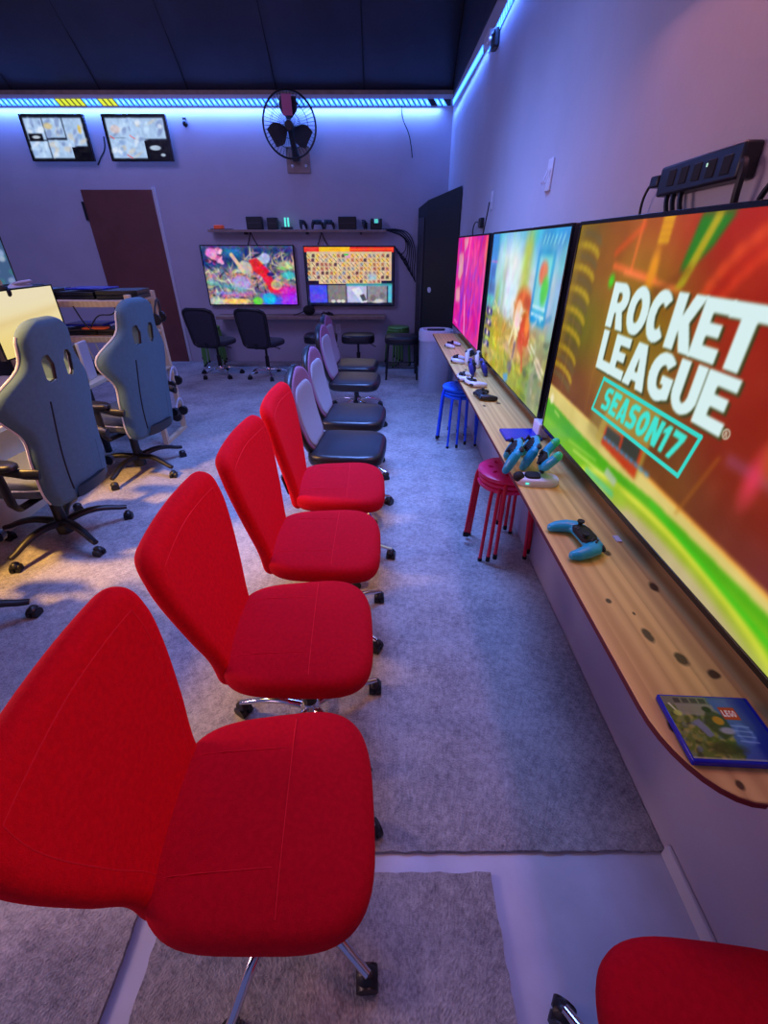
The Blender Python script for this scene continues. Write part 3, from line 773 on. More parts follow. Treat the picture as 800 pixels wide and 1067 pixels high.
def round_stool(label, loc, group):
    t = thing('swivel_stool', label, 'stool', loc, 0, group)
    star_base(t, 20, .24, M['black'], legw=.013); lift(t, .40, M['black'])
    cushion(MB(), superell(.22, .18, 3.2, 36), .40, .505, .01, .034).build('seat', M['leather'], t, smooth=80)
    MB().tube([(.05, -.02, .41), (.16, -.10, .40), (.24, -.16, .37)], .006, 6).build('lever', M['black'], t)
    MB().box(-.10, .10, -.184, -.178, .445, .475).build('label_patch', M['darkg'], t, bevel=.002)
    return t
G4 = 'black padded stools at the back counter'
round_stool('black padded swivel stool at the back counter, half hidden by the chair row', (-.84, 6.2, 0), G4)
round_stool('black padded swivel stool under the back counter below the right screen', (-.345, 6.2, 0), G4)
# square legged black seat in front of the green stools
t = thing('padded_stool', 'black padded seat on straight black legs beside the steel bin', 'stool', (.225, 5.93, 0))
cushion(MB(), superell(.215, .19, 3.4, 36), .44, .53, .01, .034).build('seat', M['leather'], t, smooth=80)
for sx in (-1, 1):
    for sy in (-1, 1): MB().tube([(sx*.17, sy*.14, .44), (sx*.20, sy*.17, 0)], .013, 8).build('leg', M['black'], t)
for sx in (-1, 1): MB().tube([(sx*.19, -.15, .16), (sx*.19, .15, .16)], .009, 8).build('stretcher', M['black'], t)
for sy in (-1, 1): MB().tube([(-.19, sy*.16, .16), (.19, sy*.16, .16)], .009, 8).build('stretcher', M['black'], t)

# ------------------------------------------------------------------ metal stacking stools
def stack_stool(m_leg, m_seat, label, loc, rz, group):
    t = thing('stacking_stool', label, 'stool', loc, rz, group)
    H = .45
    st = MB().lathe([(0, H-.018), (.120, H-.020), (.146, H-.022), (.150, H-.012), (.149, H-.003), (.140, H+.003), (.09, H+.004), (0, H+.0035)], 36).build('seat', m_seat, t, smooth=50)
    cut = MB()
    for k in range(8):
        a = 2*PI*k/8; cx, cy = .085*math.cos(a), .085*math.sin(a)
        cut.loft([[(cx+x*math.cos(a)-y*math.sin(a), cy+x*math.sin(a)+y*math.cos(a), z) for x, y in superell(.016, .009, 2, 12)] for z in (H-.05, H+.03)])
    cut.cyl((0, 0), .012, H-.05, H+.03, 12)
    cutholes(st, cut)
    for k in range(4):
        a = R(45+90*k); d = Vector((math.cos(a), math.sin(a), 0))
        pts = [d*.138+Vector((0, 0, H-.016)), d*.146+Vector((0, 0, H-.026)), d*.151+Vector((0, 0, H-.045)), d*.155+Vector((0, 0, H-.08)), d*.178+Vector((0, 0, .012))]
        lg = MB().tube(pts, .0095, 10).build('leg', m_leg, t, smooth=60)
        MB().tube([pts[-1]+Vector((0, 0, .018)), d*.179+Vector((0, 0, 0))], .0115, 10).build('rubber_foot', M['blackm'], lg)
    return t
def stool_stack(ml, ms, cname, where, loc, n, rz0, dz=.028, tw=9):
    words_ = {4: ['lowest', 'second from the bottom', 'third from the bottom', 'topmost'], 3: ['lowest', 'middle', 'topmost'], 2: ['lower', 'upper']}[n]
    g = cname+' stools in a stack'
    first = None
    for k in range(n):
        lab = '%s metal stacking stool %s, %s of its stack' % (cname, where, words_[k])
        l = (loc[0]+.004*math.sin(k*2.3), loc[1]+.004*math.cos(k*1.7), k*dz)
        if first is None: first = stack_stool(ml, ms, lab, l, rz0, g)
        else: dup(first, lab, l, rz0+tw*k)
stool_stack(M['redm'], M['pinkp'], 'red', 'under the counter', (.645, 2.07), 3, 4, .03, 13)
stool_stack(M['bluem'], M['bluep'], 'blue', 'under the far part of the counter', (.640, 3.66), 3, 12, .03, 24)
stool_stack(M['greenm'], M['greenm'], 'green', 'behind the left mesh chair', (-2.46, 6.62), 4, 5, .028, 12)
stool_stack(M['greenm'], M['greenm'], 'green', 'behind the black padded seat', (.20, 6.60), 4, 20, .028, 14)

# ------------------------------------------------------------------ steel bin and tall cabinet in the corner
t = thing('trash_bin', 'brushed steel half round trash bin with lid at the counter end', 'bin', (.590, 5.33, 0))
ob = superell(.185, .165, 3.0, 40)
MB().loft([[(x*s_, y*s_, z) for x, y in ob] for z, s_ in ((.0, .93), (.02, .95), (.6, 1.0))]).build('body', M['steel'], t, smooth=50)
MB().loft([[(x*s_, y*s_, z+.02*(x/.185)*0) for x, y in ob] for z, s_ in ((.585, 1.03), (.66, 1.04), (.69, .99), (.695, .80), (.665, .74))]).build('lid', M['whitel'], t, smooth=50)
MB().box(-.10, .10, -.01, .01, .665, .70).build('swing_flap', M['darkg'], t, bevel=.006)
t = thing('tall_cabinet', 'tall black cabinet standing in the back right corner beside the steel bin', 'cabinet', (0, 0, 0))
q0, q1, q2, q3 = (.44, 6.80), (.525, 6.40), (.800, 5.56), (.800, 6.80)
mb = MB(); mb.add([(*q, 0.002) for q in (q0, q1, q2, q3)]+[(*q0, 1.91), (*q1, 1.965), (*q2, 2.03), (*q3, 1.99)], [(3,2,1,0),(4,5,6,7),(0,1,5,4),(1,2,6,5),(2,3,7,6),(3,0,4,7)])
mb.build('body', M['blackm'], t, smooth=0, bevel=.006)
sd = Vector((q1[0]-q0[0], q1[1]-q0[1], 0)).normalized(); nrm = Vector((-sd.y, sd.x, 0)); nrm = nrm if nrm.x < 0 else -nrm
rl = MB(); T = Matrix.Translation(Vector((q0[0], q0[1], 0))+nrm*.001) @ Matrix(((sd.x, nrm.x, 0, 0), (sd.y, nrm.y, 0, 0), (0, 0, 1, 0), (0, 0, 0, 1)))
rl.T = T; rl.box(.05, .32, 0, .012, .15, 1.80)
for k in range(5): rl.box(.14, .20, .012, .016, .35+.28*k, .50+.28*k)
rl.build('side_rail', M['darkg'], t, bevel=.003)
fd = Vector((q2[0]-q1[0], q2[1]-q1[1], 0)).normalized(); fn = Vector((fd.y, -fd.x, 0)); fn = fn if fn.x < 0 else -fn
T = Matrix.Translation(Vector((q1[0], q1[1], 0))+fn*.0015) @ Matrix(((fd.x, fn.x, 0, 0), (fd.y, fn.y, 0, 0), (0, 0, 1, 0), (0, 0, 0, 1)))
bd = MB(); bd.T = T @ Matrix.Translation((.17, 0, 1.02)) @ Matrix.Rotation(R(-90), 4, 'X')
bd.loft([[(x, y, z) for x, y in superell(.055, .032, 2, 24)] for z in (0, .006)])
bd.build('oval_badge', M['whitel'], t)

# ------------------------------------------------------------------ back wall: screens, counter, shelf
def tv_back(name, label, x0, x1, z0, z1, cv, cat, tilt=0, depth=.05, bez=.012, group=None, y=None):
    t = thing(name, label, cat, ((x0+x1)/2, (y if y else D-.07), z0), 0, group); hx = (x1-x0)/2; H = z1-z0
    t.rotation_euler = (R(tilt), 0, 0)
    MB().box(-hx, hx, .003, depth, 0, H).build('back_cover', M['black'], t, bevel=.003)
    f = MB().box(-hx, hx, -.004, .006, 0, bez).box(-hx, hx, -.004, .006, H-bez, H).box(-hx, -hx+bez, -.004, .006, bez, H-bez).box(hx-bez, hx, -.004, .006, bez, H-bez)
    f.build('bezel', M['bezel'], t, bevel=.001)
    w, h = 2*hx-2*bez, H-2*bez
    cv.mesh('screen', SCREEN, t, lambda X, Y: (-hx+bez+X*w/cv.w, 0*X+.001, bez+Y*h/cv.h))
    MB().box(-.08, .08, depth-.002, .069 if not tilt else depth+.10, H*.3, H*.7).build('wall_mount', M['black'], t)
    return t
def crowd_screen():
    cv = Canvas(1.24, .70, 260, (120, 110, 140)); r = random.Random(11)
    pal = [(214, 186, 160), (150, 120, 110), (60, 60, 110), (226, 214, 196), (170, 150, 190), (40, 30, 60), (200, 170, 120), (230, 130, 90)]
    cv.rect(0, 1.24, .45, .7, (24, 50, 110), .9, 6); cv.ell(.42, .63, .12, .05, (40, 140, 200), .8, .06)
    for k in range(520):
        x, y = r.random()*1.24, r.random()*.62
        if y > .45 and x < .5: continue
        cv.ell(x, y, r.uniform(.02, .07), r.uniform(.005, .014), r.choice(pal), .85, .01, r.uniform(0, 180))
    for k in range(60): cv.ell(.06+r.random()*.2, .5+r.random()*.18, .025, .02, r.choice([(240, 150, 200), (60, 30, 70), (250, 180, 220), (200, 90, 150)]), .9, .01)
    cv.ell(.13, .62, .08, .06, (240, 150, 205), .9, .02)
    for a in (([(.62,.54),(.74,.56),(.88,.42),(.95,.25),(1.1,.10),(.88,.14),(.78,.34),(.66,.42)], (230, 30, 50)),): cv.poly(a[0], a[1], .95, 1)
    cv.poly([(.85, .25), (1.24, .2), (1.2, .1), (.95, .08)], (236, 40, 70), .9, 2)
    cv.ell(.85, .56, .07, .06, (180, 190, 226), .95, .01); cv.ell(.48, .27, .13, .09, (190, 160, 226), .85, .03); cv.ell(.56, .45, .10, .08, (206, 190, 176), .9, .02); cv.line((.40, .6), (.52, .42), .05, (226, 190, 160), 1, .01)
    cv.ell(.97, .24, .08, .06, (226, 190, 120), .9, .01); cv.ell(.97, .24, .05, .035, (170, 150, 120), .9, .01)
    cv.ell(.9, .37, .05, .025, (40, 20, 100), .9, .01); cv.ell(1.12, .48, .12, .05, (226, 214, 160), .7, .03); cv.ell(1.15, .36, .09, .05, (60, 200, 210), .8, .03); cv.ell(1.08, .44, .06, .02, (120, 220, 90), .7, .02)
    cv.line((.02, .28), (.5, .18), .06, (90, 190, 190), .6, .04); cv.line((.2, .12), (.6, .13), .05, (226, 110, 190), .6, .04); cv.line((.1, .14), (.4, .14), .03, (80, 150, 240), .6, .03)
    cv.rect(.72, 1.24, 0, .13, (60, 80, 240), .85, 6); cv.ell(.85, .07, .1, .07, (30, 200, 236), .9, .03); cv.rect(1.02, 1.24, 0, .22, (200, 40, 240), .75, 6); cv.ell(.68, .04, .07, .05, (110, 220, 60), .9, .02)
    cv.ell(.35, .04, .22, .035, (246, 206, 110), .95, .02); cv.ell(.1, .04, .1, .05, (200, 226, 190), .8, .04)
    cv.noise(.05, 40, True); cv.blur(1); cv.noise(.025, 40, True); return cv
def select_screen():
    cv = Canvas(1.22, .69, 260, (20, 22, 50)); r = random.Random(4)
    cv.rect(0, 1.22, .63, .69, (226, 50, 40)); cv.rect(.20, .62, .635, .69, (246, 186, 40)); cv.rect(0, .18, .63, .69, (230, 60, 50)); cv.line((.62, .66), (1.2, .665), .02, (250, 90, 40))
    cv.rect(.03, 1.19, .30, .635, (214, 186, 150)); cv.rect(.17, 1.05, .26, .32, (220, 190, 150))
    pal = [(236, 196, 120), (226, 160, 90), (180, 150, 140), (236, 214, 170), (90, 60, 70), (196, 120, 90), (160, 170, 190), (246, 200, 90)]
    for i in range(19):
        for j in range(7):
            x = .05+.06*i+r.uniform(-.008, .008); y = .29+.05*j
            if j == 0 and not .2 < x < 1.02: continue
            cv.ell(x, y, .024, .018, r.choice(pal), .9, .012, 40); cv.line((x-.012, y+.014), (x+.018, y-.018), .008, r.choice([(70, 40, 50), (60, 60, 90), (120, 70, 50)]), .8, .006)
    cv.ell(.60, .59, .03, .025, (240, 160, 190), .9, .01); cv.rect(.86, .98, .30, .38, (160, 200, 220), .8, 3); cv.rect(.54, .6, .595, .61, (70, 190, 90))
    for a, b, c in ((.03, .28, (70, 80, 235)), (.29, .55, (130, 120, 124)), (.56, .84, (186, 184, 226)), (.85, 1.13, (140, 136, 146)), (1.14, 1.2, (90, 190, 210))): cv.rect(a, b, .03, .25, c, 1, 1)
    cv.rect(.55, 1.2, .235, .265, (70, 170, 180), .8, 1)
    cv.poly([(.62, .2), (.74, .22), (.86, .04), (.76, .03)], (226, 226, 236), .9, 1); cv.poly([(.74, .12), (.80, .14), (.84, .06), (.78, .05)], (60, 60, 70), .9, 1)
    for x in (.36, .44, .5): cv.ell(x, .05, .03, .02, (210, 210, 206), 1, .01)
    cv.ell(1.0, .05, .08, .025, (214, 214, 206), .9, .02); cv.ell(.93, .09, .04, .04, (110, 100, 110), .8, .02); cv.ell(1.06, .12, .04, .04, (110, 104, 110), .8, .02)
    cv.ell(.12, .1, .1, .05, (120, 60, 226), .6, .06)
    cv.noise(.03, 30, True); return cv
tv_back('television', 'television on the back wall showing a crowded multicoloured cartoon picture', -2.44, -1.20, .785, 1.51, crowd_screen(), 'television')
tv_back('television', 'television on the back wall showing a character grid under a red and yellow bar', -1.072, .143, .775, 1.50, select_screen(), 'television')
def cctv(which):
    cv = Canvas(.74, .43, 150, (14, 16, 26)); r = random.Random(which)
    cells = [(.02, .24, .20, .41), (.25, .48, .22, .41), (.49, .72, .14, .41), (.02, .24, .02, .19), (.25, .56, .02, .20)] if which == 1 else [(.02, .34, .22, .41), (.30, .72, .21, .41), (.02, .24, .02, .22), (.22, .45, .02, .24)]
    cv.rect(.02, .72, .02, .42, (20, 24, 40))
    for a, b, c, d in cells:
        cv.rect(a, b, c, d, (176, 206, 244), .95, 1)
        for k in range(9): cv.ell(r.uniform(a+.03, b-.03), r.uniform(c+.03, d-.03), r.uniform(.02, .06), r.uniform(.01, .03), r.choice([(226, 236, 250), (140, 170, 220), (206, 200, 190), (190, 220, 250), (120, 140, 190)]), .7, .02, r.uniform(0, 90))
    if which == 1:
        cv.ell(.30, .33, .05, .03, (214, 190, 130), .8, .02); cv.rect(.03, .20, .19, .26, (12, 12, 18), 1, 1); cv.ell(.12, .225, .05, .016, (200, 214, 230), .9, .01); cv.rect(.52, .72, .0, .13, (10, 10, 16)); cv.ell(.67, .3, .02, .04, (220, 190, 90), .8, .01)
    else:
        cv.rect(.44, .72, .0, .19, (10, 10, 16)); cv.ell(.56, .12, .07, .025, (190, 210, 236), .9, .01); cv.ell(.64, .05, .03, .016, (190, 210, 236), .9, .01); cv.ell(.12, .3, .06, .04, (226, 196, 190), .7, .02)
        cv.line((.04, .235), (.08, .21), .012, (230, 90, 100), .9, .01); cv.line((.20, .05), (.25, .02), .012, (230, 90, 100), .9, .01); cv.line((.28, .24), (.33, .21), .012, (230, 120, 130), .9, .01)
    cv.noise(.03, 24); return cv
tv_back('monitor', 'left of the two camera monitors high on the back wall', -4.22, -3.48, 2.37, 2.80, cctv(1), 'monitor', 0, .04, .012, 'camera monitors above the door', D-.15)
tv_back('monitor', 'right of the two camera monitors high on the back wall', -3.27, -2.53, 2.37, 2.80, cctv(2), 'monitor', 0, .04, .012, 'camera monitors above the door', D-.15)

t = thing('wall_counter', 'narrow shelf counter under the two back wall televisions', 'counter', (-1.19, D-.13, 0))
MB().box(-1.14, 1.20, -.13, .129, .625, .665).build('worktop', M['greyboard'], t, bevel=.003)
for x in (-.9, .8): MB().box(x-.015, x+.015, -.02, .128, .600, .624).build('bracket', M['whitel'], t)
t = thing('wall_shelf', 'thin wooden shelf high on the back wall holding small devices', 'shelf', (-1.10, D-.08, 0))
MB().box(-1.16, 1.13, -.10, .079, 1.650, 1.678).build('shelf_board', M['greyboard'], t, bevel=.002)
for x in (-.7, .1, .8): MB().box(x-.01, x+.01, -.06, .078, 1.625, 1.649).build('bracket', M['darkg'], t)
ZS = 1.679; YS = 6.76
def tbox(name, label, cat, x, w, h, d=.10, m='black', group=None, bevel=.008, y=None, z=None, extra=None):
    t = thing(name, label, cat, (x, YS if y is None else y, ZS if z is None else z), 0, group)
    MB().box(-w/2, w/2, -d/2, d/2, 0, h).build('body', M[m], t, bevel=bevel)
    MB().box(-w*.4, w*.4, -d/2-.003, -d/2+.001, h*.45, h*.55).build('front_panel', M['darkg'], t)
    if extra: extra(t)
    return t
SHELLS = {}
def shell_mesh(m):
    if m.name in SHELLS: return SHELLS[m.name]
    if '_base' not in SHELLS:
        mb = MB()
        mb.tube([(-.058, .010, .020), (-.045, .012, .020), (0, .014, .021), (.045, .012, .020), (.058, .010, .020)], [(.014, .012), (.027, .016), (.028, .017), (.027, .016), (.014, .012)], 20)
        for sx in (-1, 1):
            mb.tube([(sx*.046, .022, .018), (sx*.054, .010, .020), (sx*.064, -.015, .019), (sx*.070, -.042, .015), (sx*.068, -.062, .012), (sx*.066, -.068, .011)],
                    [(.014, .010), (.022, .017), (.020, .018), (.017, .016), (.012, .012), (.004, .004)], 18)
        o = mb.build('shell', m); rm = o.modifiers.new('merge', 'REMESH'); rm.mode = 'VOXEL'; rm.voxel_size = .0026; rm.use_smooth_shade = True
        sm_ = o.modifiers.new('soft', 'SMOOTH'); sm_.iterations = 5; sm_.factor = .5
        bpy.context.view_layer.update(); dg = bpy.context.evaluated_depsgraph_get()
        SHELLS['_base'] = bpy.data.meshes.new_from_object(o.evaluated_get(dg)); bpy.data.objects.remove(o)
    me = SHELLS['_base'].copy(); me.name = 'controller_shell'; me.materials.clear(); me.materials.append(m)
    for p in me.polygons: p.use_smooth = True
    SHELLS[m.name] = me; return me
def gamepad(label, loc, rot, shell, face, group, grip=None, scale=1.0):
    """two-handled controller lying on its back"""
    t = thing('game_controller', label, 'game controller', loc, 0, group); t.rotation_euler = tuple(R(a) for a in rot)
    me = shell_mesh(shell); o_ = bpy.data.objects.new('shell', me); COL.objects.link(o_); o_.parent = t
    # black face plate across the middle
    fp = [(-.036, .024), (-.020, .030), (.020, .030), (.036, .024), (.043, .008), (.040, -.010), (.026, -.014), (-.026, -.014), (-.040, -.010), (-.043, .008)]
    MB().loft([[(x*s_, y*s_, z) for x, y in fp] for z, s_ in ((.024, 1.02), (.036, 1), (.038, .94))]).build('face_plate', face, t, smooth=50)
    for x, y in ((-.040, .012), (.022, -.006)):
        MB().lathe([(.006, .036), (.006, .044), (.010, .046), (.010, .050), (.007, .049)], 16, (x, y)).build('thumb_stick', M['blackm'], t)
    bt = MB()
    for dx, dy in ((.008, 0), (-.008, 0), (0, .008), (0, -.008)): bt.ball((.042+dx, .012+dy, .038), .0035, 6)
    bt.build('buttons', M['darkg'], t)
    MB().box(-.030, -.014, -.009, -.003, .037, .041).box(-.025, -.019, -.014, .002, .037, .041).build('directional_pad', M['darkg'], t, bevel=.001)
    if grip:
        for sx in (-1, 1): MB().ball((sx*.069, -.050, .0145), (.0165, .021, .0165), 10).build('grip', grip, t)
    for sx in (-1, 1): MB().ball((sx*.045, .034, .016), (.020, .008, .010), 8).build('bumper', M['black'], t)
    t.scale = (scale,)*3
    return t

# things on the high shelf
t = thing('controller_dock', 'small red lit device at the left end of the high shelf', 'device', (-2.13, YS, ZS)); MB().box(-.06, .06, -.04, .04, 0, .05).build('body', M['orange'], t, bevel=.012); MB().box(-.10, .18, -.045, .045, 0, .008).build('tray', M['black'], t)
tbox('game_console', 'large black box shaped device on the left half of the high shelf', 'console', -1.66, .20, .14)
tbox('game_console', 'small black box right of the larger one on the high shelf', 'console', -1.43, .13, .13)
t = thing('controller_dock', 'dock with upright teal glowing bars on the high shelf', 'device', (-1.25, YS, ZS)); MB().box(-.07, .07, -.04, .04, 0, .03).build('base', M['darkg'], t, bevel=.006)
for x in (-.02, .02): MB().box(x-.010, x+.010, -.008, .008, .0301, .13).build('light_bar', LEDG, t, bevel=.002)
gamepad('black controller standing upright on the high shelf', (-1.06, YS, ZS+.060), (72, 0, 70), M['black'], M['blackm'], 'controllers on the high shelf')
gamepad('black controller left of a pair on the high shelf middle', (-.86, YS, ZS+.060), (75, 0, 20), M['black'], M['blackm'], 'controllers on the high shelf')
gamepad('black controller right of a pair on the high shelf middle', (-.72, YS, ZS+.060), (75, 0, 40), M['black'], M['blackm'], 'controllers on the high shelf')
tbox('game_console', 'wide black box shaped device on the right half of the high shelf', 'console', -.47, .23, .14)
gamepad('black controller standing between the wide box and lit dock on the high shelf', (-.27, YS, ZS+.060), (72, 0, 80), M['black'], M['blackm'], 'controllers on the high shelf')
t = thing('controller_dock', 'black dock with two short teal lights near the right end of the high shelf', 'device', (-.10, YS, ZS))
MB().box(-.075, -.035, -.04, .04, 0, .12).box(.035, .075, -.04, .04, 0, .12).box(-.05, .05, -.04, .04, 0, .07).build('body', M['black'], t, bevel=.01)
for x in (-.012, .012): MB().box(x-.007, x+.007, -.006, .006, .0701, .115).build('light_bar', LEDG, t)

# on the back counter
t = thing('vr_headset', 'rounded black headset lying on the back counter between the televisions', 'headset', (-1.045, 6.70, .666))
MB().ball((0, 0, .065), (.085, .06, .065), 10).build('visor', M['blackm'], t)
MB().tube([(-.07, .03, .05), (-.12, .03, .03), (-.18, .0, .012), (-.22, -.02, .008)], .007, 6).build('strap', M['blackm'], t)
gamepad('dark controller lying on the back counter right of the headset', (-.80, 6.70, .668), (0, 0, 20), M['black'], M['blackm'], None)

# ------------------------------------------------------------------ wall fan
t = thing('wall_fan', 'black caged wall fan over the led strip on the back wall', 'fan', (-1.09, D-.20, 2.69))
Rf = .30
t.rotation_euler = (R(8), 0, R(3))
g = MB(); gb = MB()
for mbx, yf, dep in ((g, -.02, -.07), (gb, .0, .07)):
    for k in range(48):
        a = 2*PI*k/48; pts = []
        for i in range(7):
            s = i/6; r = .045+(Rf-.045)*s; pts.append((r*math.cos(a), yf+dep*(1-s*s), r*math.sin(a)))
        mbx.tube(pts, .0016, 4)
    for r in (.12, .21): mbx.tube([(r*math.cos(2*PI*i/40), yf+dep*(1-((r-.045)/(Rf-.045))**2), r*math.sin(2*PI*i/40)) for i in range(41)], .002, 4)
g.build('front_grille', M['black'], t); gb.build('rear_grille', M['black'], t)
MB().tube([(Rf*math.cos(2*PI*i/56), -.01, Rf*math.sin(2*PI*i/56)) for i in range(57)], .011, 8).build('rim', M['black'], t)
hb = MB(); hb.T = Matrix.Rotation(R(90), 4, 'X'); hb.lathe([(0, -.02), (.05, -.02), (.05, .075), (.045, .095), (0, .095)], 24); hb.build('hub', M['black'], t)
for k in range(3):
    a0 = R(-32+120*k); vs = []; n = 8
    bl = MB(); top = []; bot = []
    for i in range(n+1):
        r = .04+.225*i/n
        for sgn2, lst in ((-1, bot), (1, top)):
            wdt = (.35+.30*math.sin(PI*min(1, i/n*1.05)))*sgn2; a = a0+wdt
            lst.append((r*math.cos(a), -.012+.028*sgn2, r*math.sin(a)))
    rings = [[bot[i], top[i], (top[i][0], top[i][1]+.003, top[i][2]), (bot[i][0], bot[i][1]+.003, bot[i][2])] for i in range(n+1)]
    bl.loft(rings); bl.build('blade', M['darkg'], t, smooth=50)
MB().box(-.055, .055, -.100, -.094, .08, .26).build('label_plate', M['pinkbl'], t, bevel=.004)
MB().tube([(0, .07, -.02), (.02, .10, -.22), (.03, .12, -.32)], [.04, .035, .05], 14).build('motor_arm', M['black'], t)
t2 = thing('fan_mount_board', 'grey wooden mounting board screwed to the wall below the fan', 'board', (-1.05, D-.015, 2.27))
MB().box(-.145, .145, -.012, .014, 0, .26).build('board', M['greyboard'], t2, bevel=.003)
for x in (-.075, .09): 
    b = MB(); b.T = Matrix.Translation((x, -.012, .07)) @ Matrix.Rotation(R(90), 4, 'X'); b.cyl((0, 0), .016, 0, .008, 12); b.build('bolt', M['chrome'], t2)

# ------------------------------------------------------------------ left side: rack, desk, screens, gaming chairs
t = thing('timber_rack', 'open timber rack holding consoles and cables left of the brown door', 'shelf rack', (-1.90, 3.80, 0))
pw = .038
def stick(n, *b): return MB().box(*b).build(n, M['lumber'], t, bevel=.002)
for y in (-.19, .20):
    stick('post', -pw/2, pw/2, y-.02, y+.02, .04, 1.19)
    stick('post', -1.05, -1.05+pw, y-.02, y+.02, .04, 1.19)
stick('foot', -pw/2, pw/2, -.21, .22, 0, .04); stick('foot', -1.05, -1.05+pw, -.21, .22, 0, .04)
for z in (1.15, .90, .60):
    stick('rail', -1.01, -pw/2, -.21, -.17, z-.042, z); stick('rail', -1.01, -pw/2, .18, .22, z-.042, z)
    stick('shelf_board', -1.05, pw/2, -.165, .175, z-.018, z-.0)
def console(name, label, x, y, z, w, d, h, m='black', rz=0, group=None, led=None, cat='console'):
    c = thing(name, label, cat, (x, y, z), rz, group)
    MB().box(-w/2, w/2, -d/2, d/2, 0, h*.45).box(-w/2, w/2, -d/2, d/2, h*.55, h).box(-w/2+.004, w/2-.004, -d/2+.004, d/2-.004, h*.44, h*.56).build('body', M[m], c, bevel=.003)
    MB().box(-w*.3, w*.3, -d/2-.002, -d/2+.002, h*.62, h*.70).build('disc_slot', M['darkg'], c)
    if led: MB().box(w*.35, w*.42, -d/2-.002, -d/2+.001, h*.2, h*.35).build('power_light', led, c)
    return c
zr = 1.151
console('game_console', 'large black console at the right end of the rack top', -2.02, 3.80, zr, .30, .27, .062, 'black', 6)
console('game_console', 'blue lit flat console lying across the rack top behind the black one', -2.33, 3.82, zr, .30, .26, .05, 'black', -4)
tag(MB().box(-2.42, -2.12, 3.72, 3.94, zr+.063, zr+.074).build('game_case', M['bluecase'], None, bevel=.002), 'flat dark blue case lying on top of the rack consoles', 'game case')
console('game_console', 'black console at the left end of the rack top, by the yellow screen', -2.62, 3.80, zr, .26, .25, .07, 'black', 3)
zr = .901
console('game_console', 'black slim console on the middle rack shelf at the left', -2.42, 3.80, zr, .30, .26, .045, 'black', 5)
console('game_console', 'dark slim console on the middle rack shelf at the right', -2.10, 3.79, zr, .27, .25, .04, 'darkg', -6)
tag(MB().box(-2.33, -2.15, 3.63, 3.70, zr+.046, zr+.058).build('game_case', M['orange'], None, bevel=.004), 'orange lit case on the edge of the middle rack shelf', 'game case')
tag(MB().box(-2.50, -2.20, 3.70, 3.90, zr+.0465+.013, zr+.075).build('game_case', M['bluecase'], None, bevel=.002), 'blue case on the stack on the middle rack shelf', 'game case')
zr = .601
console('game_console', 'black console on the lowest rack shelf at the left', -2.38, 3.80, zr, .30, .26, .06, 'black', 4)
console('game_console', 'dark console on the lowest rack shelf at the right', -2.07, 3.80, zr, .25, .25, .05, 'darkg', 8)
tag(MB().box(-2.30, -2.05, 3.70, 3.86, zr+.062, zr+.075).build('game_case', M['orange'], None, bevel=.004), 'orange case on the lowest rack shelf', 'game case')
# cream cables drooping on the rack
for k, (x, c, lab) in enumerate(((-2.30, 'cream', 'cream cable drooping in the rack, left of its pair'), (-2.24, 'cream', 'cream cable drooping in the rack, right of its pair'), (-2.33, 'cable', 'black cable hanging from the rack top to the middle shelf'), (-2.12, 'cable', 'black cable crossing the upper bay of the rack'))):
    z1 = .86 if k < 2 else 1.12; z0 = .62 if k < 2 else .96
    pts = [(x+.10*s_*s_+.02*k, 3.575-.01*k+0*s_, z1-(z1-z0)*s_+.02*math.sin(6*s_)) for s_ in [i/10 for i in range(11)]] if k != 3 else [(-2.22+.22*s_, 3.575, .97+.14*s_+.03*math.sin(5*s_)) for s_ in [i/10 for i in range(11)]]
    tag(MB().tube(pts, .005, 6).build('cable', M[c]), lab, 'cable')
# headphones hung on the rack side
def headphones(label, loc, rot, m, group, size=1.):
    c = thing('headphones', label, 'headphones', loc, 0, group); c.rotation_euler = tuple(R(a) for a in rot); c.scale = (size,)*3
    MB().tube([(0, .085*math.cos(R(a)), .085*math.sin(R(a))) for a in range(-10, 191, 10)], [(.012, .006)]*21, 8).build('headband', m, c)
    for s_ in (-1, 1):
        b = MB(); b.T = Matrix.Translation((0, s_*.082, -.035)) @ Matrix.Rotation(R(90), 4, 'X')
        b.lathe([(.018, -.018), (.036, -.016), (.040, 0), (.036, .016), (.018, .018)], 20); b.build('ear_cup', M['black'], c)
    return c
GH = 'headphones hung on the timber rack'
headphones('black headphones hung at the top of the rack end by the door', (-1.855, 3.93, 1.03), (0, 10, 12), M['darkg'], GH, 1.15)
headphones('white and black headphones hung halfway down the rack end', (-1.855, 3.93, .50), (0, 8, 5), M['ctrlw'], GH, 1.1)
headphones('white and black headphones hung lowest on the rack end', (-1.855, 3.90, .23), (0, 8, 5), M['ctrlw'], GH, 1.1)

